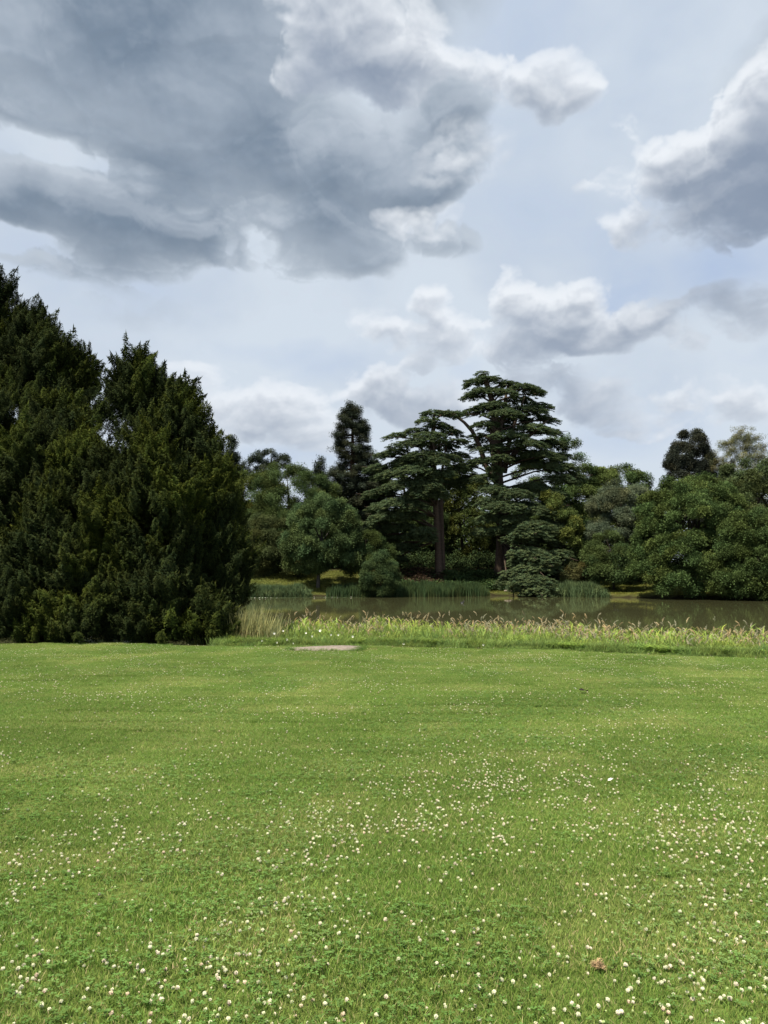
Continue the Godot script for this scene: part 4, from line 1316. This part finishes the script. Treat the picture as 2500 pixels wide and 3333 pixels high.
func build_far_bank() -> void:
	var r := RandomNumberGenerator.new()
	r.seed = 808
	var mat := leaf_material("reed blade", 0.6, 0.5, 0.15)
	var cattail := blades_mesh(30, 0.5, 1.0, 0.03, 0.14, Color(0.052, 0.084, 0.036), Color(0.17, 0.16, 0.07), r)
	var soft := blades_mesh(34, 0.5, 1.0, 0.028, 0.5, Color(0.09, 0.13, 0.06), Color(0.12, 0.14, 0.06), r)
	# [x from, x to, depth in front of the shore, depth behind it, height]
	var beds := [
		["reed_bed", "low arching blue-green reeds on the far shore next to the yew", -21.5, -9.8, 0.6, 1.8, 1.35, soft],
		["reed_bed", "upright cattails on the far shore left of the willow shrub", -7.0, -1.2, 1.4, 1.0, 1.5, cattail],
		["reed_bed", "upright cattails on the far shore below the left cedar", -0.8, 14.0, 1.8, 1.4, 1.65, cattail],
		["reed_bed", "leafy reeds on the far shore below the olive shrub", 19.5, 28.3, 1.0, 3.0, 1.65, soft],
	]
	for b in beds:
		var places: Array[Transform3D] = []
		var tints := PackedColorArray()
		for i in int((b[3] - b[2]) * (b[4] + b[5]) * 11.0):
			var x := rng.randf_range(b[2], b[3])
			var ends := minf(step(0.0, 1.2, x - b[2]), step(0.0, 1.2, b[3] - x))
			var d := shore_at(x) + rng.randf_range(-b[4], b[5])
			var y := maxf(ground_at(x, d), WATER - 0.05)
			var h: float = b[6] * rng.randf_range(0.75, 1.12) * (0.55 + 0.45 * ends) * (1.0 + 0.25 * wobble.get_noise_1d(x * 4.0))
			places.append(Transform3D(Basis(Vector3.UP, rng.randf() * TAU) * Basis.from_scale(Vector3(1, h, 1)), Vector3(x, y, -d)))
			tints.append(tinted(Color(1, 1, 1), 0.75, 1.25, 0.1))
		tag(many(b[0], b[7], mat, places, tints), b[1], "", "", "stuff")
	# rough grass on the bank
	var tuft := blades_mesh(30, 0.4, 0.22, 0.012, 0.6, Color(0.14, 0.175, 0.05), Color(0.26, 0.23, 0.10), r)
	var places: Array[Transform3D] = []
	var tints := PackedColorArray()
	for i in 9000:
		var x := rng.randf_range(-30, 60)
		var t := rng.randf_range(0.4, 14.0)
		var d := shore_at(x) + t
		var g := wobble.get_noise_2d(x, d) * 0.5 + 0.5
		places.append(Transform3D(Basis(Vector3.UP, rng.randf() * TAU) * rng.randf_range(0.7, 1.3), Vector3(x, ground_at(x, d), -d)))
		tints.append(tinted(Color(0.9 + g * 0.5, 0.9 + g * 0.25, 0.9), 0.8, 1.2, 0.06))
	tag(many("bank_grass", tuft, mat, places, tints), "rough sunlit grass on the far bank", "", "", "stuff")
	# bracken and brambles at the foot of the cedars
	var frond := leaf_clump(22, 0.5, 0.4, 0.09, Color(1, 1, 1), 0.1, r)
	var leaf := leaf_material("bank foliage", 0.7, 0.5, 0.12)
	var brown: Array[Transform3D] = []
	var brown_t := PackedColorArray()
	var green: Array[Transform3D] = []
	var green_t := PackedColorArray()
	for i in 2600:
		var x := rng.randf_range(1.0, 19.0)
		var t := rng.randf_range(1.8, 11.0)
		var d := shore_at(x) + t
		var g := wobble.get_noise_2d(x * 1.5, d * 1.5)
		var y := ground_at(x, d) + rng.randf_range(0.0, 0.9) * (1.0 + g)
		var tf := Transform3D(Basis(Vector3.UP, rng.randf() * TAU) * rng.randf_range(0.6, 1.1), Vector3(x, y, -d))
		if x < 8.5 and x > 1.8 and t > 3.5 and rng.randf() < 0.85:
			brown.append(tf)
			brown_t.append(tinted(Color(0.065, 0.045, 0.03), 0.75, 1.25, 0.1))
		else:
			green.append(tf)
			green_t.append(tinted(Color(0.05, 0.085, 0.03), 0.75, 1.25, 0.15))
	tag(many("bracken", frond, leaf, brown, brown_t), "rusty brown bracken at the foot of the left cedar", "", "", "stuff")
	tag(many("brambles", frond, leaf, green, green_t), "low green brambles between the two cedar trunks", "", "", "stuff")
	# water lilies
	lily_patch("patch of water lilies with white flowers beside the yew", Vector3(-15.31, -0.77, -95.50), 4.6, 0.8, 15, r)
	lily_patch("smaller patch of water lilies before the far turf bank", Vector3(-7.26, -0.78, -98.00), 4.4, 0.7, 6, r)
	# pale stone and a thin stake on the bank
	var stone := Geo.new()
	stone.tube([Vector3(-0.7, 0.02, 0), Vector3(-0.55, 0.12, 0.02), Vector3(-0.1, 0.16, 0), Vector3(0.35, 0.14, -0.03), Vector3(0.6, 0.1, 0), Vector3(0.72, 0.02, 0)], [0.02, 0.15, 0.22, 0.19, 0.12, 0.01], 9, Color(0.36, 0.30, 0.28), 0.12, rng)
	var so := obj("stone", stone.mesh(), bark_material("stone"))
	var sx := 17.6
	so.position = Vector3(sx, ground_at(sx, shore_at(sx) + 0.9), -shore_at(sx) - 0.9)
	tag(so, "pale flat stone at the water's edge below the cedar boughs", "stone")
	var stake := Geo.new()
	stake.tube([Vector3(0, -0.2, 0), Vector3(0.02, 0.9, 0), Vector3(-0.01, 1.9, 0.02)], [0.035, 0.03, 0.022], 6, Color(0.13, 0.10, 0.075), 0.05, rng)
	var ko := obj("stake", stake.mesh(), bark_material("stake wood"))
	var kx := 33.0
	ko.position = Vector3(kx, ground_at(kx, shore_at(kx) + 0.8), -shore_at(kx) - 0.8)
	tag(ko, "thin upright wooden stake on the small turf landing", "stake")


func lily_patch(label: String, at: Vector3, half: float, deep: float, flowers: int, r: RandomNumberGenerator) -> void:
	var root := thing("water_lily_patch", label, "water lilies", Vector3(at.x, WATER, at.z), "water lilies near the far shore")
	var pad := Geo.new()
	for k in 9:
		var a := 0.3 + (TAU - 0.6) * k / 9.0
		var b := 0.3 + (TAU - 0.6) * (k + 1) / 9.0
		pad.tri(Vector3(0, 0.0, 0), Vector3(cos(a), 0.05, sin(a)) * 0.19, Vector3(cos(b), 0.05, sin(b)) * 0.19, Color(0.10, 0.15, 0.07))
	var places: Array[Transform3D] = []
	var tints := PackedColorArray()
	for i in 150:
		var a := r.randf() * TAU
		var q := sqrt(r.randf())
		places.append(Transform3D(Basis(Vector3.UP, r.randf() * TAU) * r.randf_range(0.7, 1.2), Vector3(cos(a) * q * half, 0.012 + i * 0.0004, sin(a) * q * deep)))
		tints.append(tinted(Color(1, 1, 1), 0.8, 1.3, 0.1))
	many("lily_pads", pad.mesh(), leaf_material("lily pad", 0.3, 0.1, 0.5), places, tints, root).set_meta("kind", "stuff")
	var f := Geo.new()
	for ring in 2:
		for k in 8:
			var a := TAU * (k + 0.5 * ring) / 8.0
			var out := Vector3(cos(a), 0, sin(a))
			var side := Vector3(-sin(a), 0, cos(a)) * 0.035
			var low := Vector3(0, 0.03, 0) + out * 0.03
			var mid := low + out * 0.06 + Vector3(0, 0.05 + 0.03 * ring, 0)
			var tip := low + out * (0.12 - 0.04 * ring) + Vector3(0, 0.10 + 0.05 * ring, 0)
			f.tri(low, mid - side, mid + side, Color(0.78, 0.77, 0.68))
			f.tri(mid - side, tip, mid + side, Color(0.80, 0.79, 0.72))
	var m := f.mesh()
	var mat := leaf_material("lily petal", 0.6, 0.2, 0.3)
	for i in flowers:
		var o := obj("flower", m, mat, root)
		o.transform = Transform3D(Basis(Vector3.UP, r.randf() * TAU) * r.randf_range(0.32, 0.6), Vector3(r.randf_range(-0.9, 0.9) * half * (0.6 if flowers > 10 else 1.0) + (0.0 if flowers > 10 else 0.3), 0.03, r.randf_range(-0.7, 0.7) * deep))


# ---------------------------------------------------------------- near reed fringe
func reed_clump(c: Color, r: RandomNumberGenerator) -> ArrayMesh:
	var g := Geo.new()
	for i in 9:
		var p := Vector3(r.randf_range(-1, 1), 0, r.randf_range(-1, 1)) * 0.16
		var lean := Vector3(r.randf_range(-1, 1), 0, r.randf_range(-1, 1)) * 0.12
		var top := p + lean + Vector3(0, r.randf_range(0.75, 1.0), 0)
		var a0 := r.randf() * TAU
		var w := Vector3(cos(a0), 0, sin(a0)) * 0.004
		var k0 := r.randf_range(0.8, 1.2)
		g.tri(p - w, top, p + w, Color(c.r * k0 * 1.2, c.g * k0, c.b * k0))
		for j in 5:
			var f := r.randf_range(0.15, 0.95)
			var at := p.lerp(top, f)
			var a := r.randf() * TAU
			var out := Vector3(cos(a), 0, sin(a))
			var side := Vector3(-out.z, 0, out.x) * r.randf_range(0.009, 0.018)
			var len := r.randf_range(0.16, 0.34)
			var mid := at + out * len * 0.45 + Vector3(0, len * 0.62, 0)
			var tip := at + out * len * 1.0 + Vector3(0, len * r.randf_range(0.3, 0.85), 0)
			var k := r.randf_range(0.6, 1.4)
			var col := Color(c.r * k * r.randf_range(0.9, 1.25), c.g * k, c.b * k)
			g.tri(at - side * 0.5, mid - side, at + side * 0.5, col)
			g.tri(mid - side, mid + side, at + side * 0.5, col)
			g.tri(mid - side, tip, mid + side, col)
	return g.mesh()


func reed_plume(c: Color, r: RandomNumberGenerator) -> ArrayMesh:
	var g := Geo.new()
	g.tri(Vector3(-0.003, -0.5, 0), Vector3(0, 0.0, 0), Vector3(0.003, -0.5, 0), Color(0.2, 0.21, 0.09))
	# a one-sided nodding head
	for i in 60:
		var f := r.randf()
		var at := Vector3(0.11 * f * f, 0.24 * f - 0.07 * f * f, 0)
		var a := r.randf() * TAU
		var dir := Vector3(0.45 + 0.5 * f + 0.5 * cos(a), 0.9 - 1.3 * f, 0.5 * sin(a)).normalized()
		var len := r.randf_range(0.03, 0.075) * (1.1 - f * 0.5)
		var side := dir.cross(Vector3(r.randf_range(-1, 1), 0.3, r.randf_range(-1, 1))).normalized() * 0.006
		var k := r.randf_range(0.7, 1.25)
		g.tri(at - side, at + dir * len, at + side, Color(c.r * k, c.g * k, c.b * k))
	return g.mesh()


func weed_clump(c: Color, r: RandomNumberGenerator) -> ArrayMesh:
	var g := Geo.new()
	for i in 5:
		var p := Vector3(r.randf_range(-1, 1), 0, r.randf_range(-1, 1)) * 0.14
		var top := p + Vector3(r.randf_range(-0.1, 0.1), r.randf_range(0.6, 1.0), r.randf_range(-0.1, 0.1))
		g.tri(p - Vector3(0.004, 0, 0), top, p + Vector3(0.004, 0, 0), Color(c.r, c.g * 0.8, c.b))
		for j in 11:
			var f := 0.12 + 0.88 * j / 11.0
			var at := p.lerp(top, f)
			var a := j * 1.57 + r.randf_range(-0.4, 0.4)
			var out := Vector3(cos(a), 0, sin(a))
			var len := r.randf_range(0.07, 0.12) * (1.2 - f * 0.55)
			var side := Vector3(-out.z, 0, out.x) * len * 0.3
			var d := out * len + Vector3(0, r.randf_range(-0.4, 0.35) * len, 0)
			var k := r.randf_range(0.72, 1.28)
			var col := Color(c.r * k, c.g * k, c.b * k)
			g.tri(at, at + d * 0.45 + side, at + d, col)
			g.tri(at, at + d, at + d * 0.45 - side, col)
	return g.mesh()


func build_reed_bed() -> void:
	var r := RandomNumberGenerator.new()
	r.seed = 4242
	var mat := leaf_material("reed leaves", 0.55, 0.8, 0.2)
	var reed := reed_clump(Color(0.16, 0.235, 0.055), r)
	var weed := weed_clump(Color(0.17, 0.26, 0.05), r)
	var grassy := blades_mesh(32, 0.34, 1.0, 0.012, 0.26, Color(0.17, 0.25, 0.07), Color(0.38, 0.36, 0.18), r)
	var plume := reed_plume(Color(0.44, 0.38, 0.25), r)
	var reeds: Array[Transform3D] = []
	var reed_t := PackedColorArray()
	var plumes: Array[Transform3D] = []
	var plume_t := PackedColorArray()
	var weeds: Array[Transform3D] = []
	var weed_t := PackedColorArray()
	var grasses: Array[Transform3D] = []
	var grass_t := PackedColorArray()
	for i in 17000:
		var x := rng.randf_range(-6.5, 17.0)
		var s := 0.05 + 6.3 * rng.randf()
		if x < -3.9 - s * 0.35:
			continue
		var d := edge_at(x) + s
		var n := wobble.get_noise_2d(x * 4.0, d * 4.0)
		var clump := wobble.get_noise_2d(x * 9.0 + 70.0, d * 5.0)
		var ground := ground_at(x, d)
		var yaw := Basis(Vector3.UP, rng.randf() * TAU)
		var tone := 0.98 + 0.5 * n + 0.25 * clump
		# the tops rise gently from the mown edge to the waterside
		var top := lerpf(0.13, 0.17, step(0.0, 4.2, s)) - 0.06 * step(3.0, 7.0, x) + 0.12 * n + 0.14 * clump + rng.randf_range(-0.24, 0.10)
		var h := maxf(0.1, top - ground)
		if s > 1.7 or (s > 0.9 and rng.randf() < 0.25):
			if rng.randf() < 0.75:
				reeds.append(Transform3D(yaw * Basis.from_scale(Vector3(0.35 + h * 0.5, h, 0.35 + h * 0.5)), Vector3(x, ground, -d)))
				reed_t.append(tinted(Color(tone * 1.05, tone, tone), 0.7, 1.3, 0.12))
			var rich := step(-0.2, 0.35, wobble.get_noise_2d(x * 2.2 + 9.0, d * 1.6) + 0.22 - absf(x - 5.0) * 0.035)
			if rng.randf() < 0.06 + 0.31 * rich:
				plumes.append(Transform3D(yaw.rotated(Vector3(1, 0, 0), rng.randf_range(-0.3, 0.3)) * rng.randf_range(0.55, 1.0), Vector3(x, ground + h * rng.randf_range(0.82, 1.12) + 0.06, -d)))
				plume_t.append(tinted(Color(1.0, 1.0, 1.0), 0.7, 1.3, 0.14))
		if s < 2.8:
			if clump > 0.12 and rng.randf() < 0.6:
				weeds.append(Transform3D(yaw * Basis.from_scale(Vector3(0.9, maxf(0.22, h * rng.randf_range(0.7, 1.2)), 0.9)), Vector3(x, ground, -d)))
				weed_t.append(tinted(Color(tone, tone, tone * 0.9), 0.7, 1.3, 0.14))
			elif rng.randf() < 0.75:
				var gh := maxf(0.2, h * rng.randf_range(0.75, 1.3))
				grasses.append(Transform3D(yaw * Basis.from_scale(Vector3(0.4 + gh * 0.6, gh, 0.4 + gh * 0.6)), Vector3(x, ground, -d)))
				grass_t.append(tinted(Color(tone * 1.05, tone, tone), 0.7, 1.35, 0.14))
	# thin ragged grass along the very edge
	for i in 1500:
		var x := rng.randf_range(-4.1, 15.0)
		var s := rng.randf_range(-0.12, 0.5)
		var d := edge_at(x) + s
		var h := (0.07 + 0.1 * step(-0.1, 0.6, s)) * rng.randf_range(0.6, 1.7) * (1.0 + 0.7 * wobble.get_noise_2d(x * 6.0, d * 6.0))
		grasses.append(Transform3D(Basis(Vector3.UP, rng.randf() * TAU) * Basis.from_scale(Vector3(0.35 + h * 0.5, h, 0.35 + h * 0.5)), Vector3(x, ground_at(x, d), -d)))
		grass_t.append(tinted(Color(1.0, 1.0, 1.0), 0.75, 1.25, 0.12))
	# tufts creeping over the rim of the slab
	var rim := slab_outline()
	for i in 130:
		var e := rng.randi() % rim.size()
		var q: Vector2 = rim[e].lerp(rim[(e + 1) % rim.size()], rng.randf()) + Vector2(rng.randf_range(-0.09, 0.06), rng.randf_range(-0.09, 0.06))
		var h := rng.randf_range(0.05, 0.11)
		grasses.append(Transform3D(Basis(Vector3.UP, rng.randf() * TAU) * Basis.from_scale(Vector3(0.22, h, 0.22)), Vector3(q.x, 0.0, -q.y)))
		grass_t.append(tinted(Color(0.85, 0.95, 0.8), 0.75, 1.2, 0.1))
	# the thicket of old brown stems next to the yew
	var old: Array[Transform3D] = []
	var old_t := PackedColorArray()
	for i in 70:
		var x := -3.5 + rng.randf_range(-0.5, 0.5)
		var d := 20.6 + rng.randf_range(-0.8, 0.8)
		old.append(Transform3D(Basis(Vector3.UP, rng.randf() * TAU) * Basis.from_scale(Vector3(1, rng.randf_range(0.8, 1.25), 1)), Vector3(x, ground_at(x, d), -d)))
		old_t.append(tinted(Color(1.9, 1.3, 2.2), 0.8, 1.2, 0.06))
	tag(many("reeds", reed, mat, reeds, reed_t), "tall green reeds along the near edge of the lake", "", "", "stuff")
	tag(many("reed_plumes", plume, leaf_material("reed plume", 0.8, 0.4, 0.15), plumes, plume_t), "pinkish brown seed plumes topping the near reeds", "", "", "stuff")
	tag(many("nettles", weed, mat, weeds, weed_t), "leafy green nettles along the mown edge of the lawn", "", "", "stuff")
	tag(many("long_grass", grassy, mat, grasses, grass_t), "long unmown grass along the foot of the reeds", "", "", "stuff")
	tag(many("old_reed_stems", grassy, mat, old, old_t), "tangle of bleached brown stems next to the yew", "", "", "stuff")


# ---------------------------------------------------------------- small things
func build_small_things() -> void:
	var r := RandomNumberGenerator.new()
	r.seed = 12
	# concrete slab set in the lawn
	var outline := slab_outline()
	var st := SurfaceTool.new()
	st.begin(Mesh.PRIMITIVE_TRIANGLES)
	var mid := Vector2.ZERO
	for p in outline:
		mid += p / outline.size()
	var n := outline.size()
	for i in n:
		var a := outline[i]
		var b := outline[(i + 1) % n]
		var ai := a.lerp(mid, 0.025)
		var bi := b.lerp(mid, 0.025)
		var m3 := Vector3(mid.x, 0.052, -mid.y)
		var ta := Vector3(ai.x, 0.05, -ai.y)
		var tb := Vector3(bi.x, 0.05, -bi.y)
		var ea := Vector3(a.x, 0.036, -a.y)
		var eb := Vector3(b.x, 0.036, -b.y)
		var fa := Vector3(a.x, -0.1, -a.y)
		var fb := Vector3(b.x, -0.1, -b.y)
		for q in [m3, ta, tb, ta, ea, eb, ta, eb, tb, ea, fa, fb, ea, fb, eb]:
			st.add_vertex(q)
	st.set_smooth_group(-1)
	st.generate_normals()
	var slab := StandardMaterial3D.new()
	slab.resource_name = "weathered concrete"
	slab.roughness = 0.95
	slab.metallic_specular = 0.2
	var t := NoiseTexture2D.new()
	t.width = 256
	t.height = 256
	t.seamless = true
	var f := FastNoiseLite.new()
	f.frequency = 0.03
	f.fractal_octaves = 6
	f.fractal_gain = 0.7
	t.noise = f
	var ramp := Gradient.new()
	ramp.set_color(0, Color(0.36, 0.33, 0.305))
	ramp.set_color(1, Color(0.56, 0.53, 0.50))
	t.color_ramp = ramp
	slab.albedo_texture = t
	slab.uv1_triplanar = true
	slab.uv1_world_triplanar = true
	slab.uv1_scale = Vector3(0.9, 0.9, 0.9)
	tag(obj("concrete_slab", st.commit(), slab), "pinkish grey concrete slab set level in the lawn before the reeds", "slab")
	# clump of dry mown hay
	var g := Geo.new()
	for i in 420:
		var u := r.randf_range(-1, 1)
		var w := r.randf_range(-1, 1)
		if u * u + w * w > 1.0:
			continue
		var heap := (1.0 - u * u - w * w) * (0.05 + 0.02 * sin(u * 5.0)) + 0.012
		var p := Vector3(u * 0.034, heap * r.randf_range(0.2, 1.0) * 0.7, w * 0.024)
		var d := Vector3(r.randf_range(-1, 1) + 0.4, r.randf_range(-0.5, 0.35), r.randf_range(-1, 1)).normalized() * r.randf_range(0.01, 0.024)
		var side := d.cross(Vector3(r.randf_range(-1, 1), 1, 0.2)).normalized() * 0.0012
		var k := r.randf_range(0.35, 1.2)
		g.quad(p - side, p + d - side, p + d + side, p + side, Color(0.36 * k, 0.26 * k, 0.15 * k))
	var hay := obj("hay_clump", g.mesh(), leaf_material("dry grass", 0.9, 0.15, 0.15))
	hay.position = Vector3(0.87, 0.08, -3.30)
	hay.position.y = 0.02
	hay.rotation.y = -0.5
	hay.scale = Vector3.ONE * 0.72
	tag(hay, "small clump of dry brown mown grass among the clover", "grass clump")
	# feathers and a dead leaf on the turf
	var shaft := Geo.new()
	for i in 12:
		var a := i / 12.0
		var b := (i + 1) / 12.0
		var wa := 0.016 * sin(PI * pow(a, 0.7))
		var wb := 0.016 * sin(PI * pow(b, 0.7))
		var ya := 0.02 * a * (1.0 - a) * 4.0
		var yb := 0.02 * b * (1.0 - b) * 4.0
		var fx := 0.09
		shaft.quad(Vector3(a * fx, ya, -wa), Vector3(b * fx, yb, -wb), Vector3(b * fx, yb + 0.004, 0), Vector3(a * fx, ya + 0.004, 0), Color(0.74, 0.74, 0.72))
		shaft.quad(Vector3(a * fx, ya + 0.004, 0), Vector3(b * fx, yb + 0.004, 0), Vector3(b * fx, yb, wb), Vector3(a * fx, ya, wa), Color(0.66, 0.66, 0.65))
	var fm := shaft.mesh()
	var fmat := leaf_material("feather", 0.7, 0.25, 0.2)
	for q in [[Vector3(1.72, 0.06, -6.10), 0.4, "white curled feather lying on the mid-lawn at the right"], [Vector3(2.69, 0.05, -11.00), 2.2, "tiny white feather beside the dark dead leaf on the far lawn"]]:
		var o := obj("feather", fm, fmat)
		o.position = Vector3(q[0].x, 0.045, q[0].z)
		o.rotation = Vector3(0.5, q[1], 0.2)
		o.scale = Vector3.ONE * 0.6
		tag(o, q[2], "feather", "feathers on the lawn")
	var lf := Geo.new()
	for i in 8:
		var a := i / 8.0
		var b := (i + 1) / 8.0
		var wa := 0.04 * sin(PI * pow(a, 0.8))
		var wb := 0.04 * sin(PI * pow(b, 0.8))
		lf.quad(Vector3(a * 0.13, 0.02 * sin(a * 5), -wa), Vector3(b * 0.13, 0.02 * sin(b * 5), -wb), Vector3(b * 0.13, 0.0, wb), Vector3(a * 0.13, 0.0, wa), Color(0.02, 0.016, 0.012))
	var lo := obj("dead_leaf", lf.mesh(), leaf_material("dead leaf", 0.8, 0.0, 0.2))
	lo.position = Vector3(2.69, 0.03, -10.85)
	lo.position.y = 0.055
	tag(lo, "dark curled dead leaf on the far lawn at the right", "leaf")
	# bindweed flowers in the fringe
	var bw := Geo.new()
	for k in 10:
		var a := TAU * k / 10.0
		var b := TAU * (k + 1) / 10.0
		var ra := Vector3(cos(a), sin(a), 0)
		var rb := Vector3(cos(b), sin(b), 0)
		bw.tri(Vector3(0, 0, -0.045), ra * 0.018 + Vector3(0, 0, -0.012), rb * 0.018 + Vector3(0, 0, -0.012), Color(0.70, 0.72, 0.6))
		bw.quad(ra * 0.018 + Vector3(0, 0, -0.012), ra * 0.036 * (1.0 + 0.06 * (k % 2)), rb * 0.036 * (1.0 + 0.06 * ((k + 1) % 2)), rb * 0.018 + Vector3(0, 0, -0.012), Color(0.80, 0.80, 0.77))
	var bm := bw.mesh()
	var bmat := leaf_material("bindweed petal", 0.6, 0.3, 0.25)
	for q in [Vector3(-2.91, 0.10, -18.55), Vector3(-2.68, 0.25, -18.70), Vector3(-2.54, 0.07, -18.45), Vector3(-2.48, 0.31, -18.75), Vector3(-2.32, 0.13, -18.50), Vector3(-2.15, 0.04, -18.40), Vector3(-1.90, 0.26, -18.60), Vector3(-1.73, 0.20, -18.50), Vector3(-1.58, 0.39, -18.80), Vector3(-1.28, 0.23, -18.40), Vector3(-1.10, 0.23, -18.35), Vector3(-0.75, 0.20, -18.30), Vector3(0.43, 0.04, -18.05), Vector3(0.46, 0.07, -18.15), Vector3(1.07, 0.05, -18.00), Vector3(2.24, 0.09, -17.65), Vector3(3.31, 0.05, -17.25)]:
		var o := obj("bindweed_flower", bm, bmat)
		o.position = Vector3(q.x, clampf(q.y, 0.05, 0.3), -edge_at(q.x) - clampf((q.y - 0.1) * 3.0, -0.02, 0.8))
		o.rotation = Vector3(r.randf_range(-0.5, 0.1), r.randf_range(-0.5, 0.5), 0)
		o.scale = Vector3.ONE * r.randf_range(0.5, 0.85)
		tag(o, "white trumpet-shaped bindweed flower " + ("at the foot of the reeds between the yew and the slab" if q.x < -2.1 else ("in the grass just behind the concrete slab" if q.x < -0.3 else ("low in the reeds right of the slab" if q.x < 2.0 else "farthest right at the mown edge of the reeds"))), "bindweed flower", "bindweed flowers along the mown edge")
	# a duck on the lake: one skin swept from tail to bill
	var d := Geo.new()
	d.tube([Vector3(-0.22, 0.09, 0), Vector3(-0.17, 0.06, 0), Vector3(-0.05, 0.05, 0), Vector3(0.08, 0.06, 0), Vector3(0.15, 0.10, 0), Vector3(0.165, 0.17, 0), Vector3(0.175, 0.22, 0), Vector3(0.21, 0.23, 0), Vector3(0.24, 0.215, 0), Vector3(0.28, 0.205, 0)], [0.008, 0.05, 0.095, 0.09, 0.055, 0.036, 0.046, 0.042, 0.02, 0.012], 10, Color(0.03, 0.03, 0.032), 0.0, null)
	for i in d.v.size():
		var p := d.v[i]
		if p.y < 0.06 and p.x > -0.14 and p.x < 0.08:
			d.c[i] = Color(0.6, 0.6, 0.58)
		elif p.x > 0.23:
			d.c[i] = Color(0.28, 0.32, 0.36)
	var duck := obj("duck", d.mesh(), leaf_material("plumage", 0.7, 0.0, 0.3))
	var dp := Vector3(7.72, -0.91, -77.00)
	duck.position = Vector3(dp.x, WATER - 0.02, dp.z)
	duck.rotation.y = 0.5
	tag(duck, "small black duck with white flanks swimming on the lake", "duck")
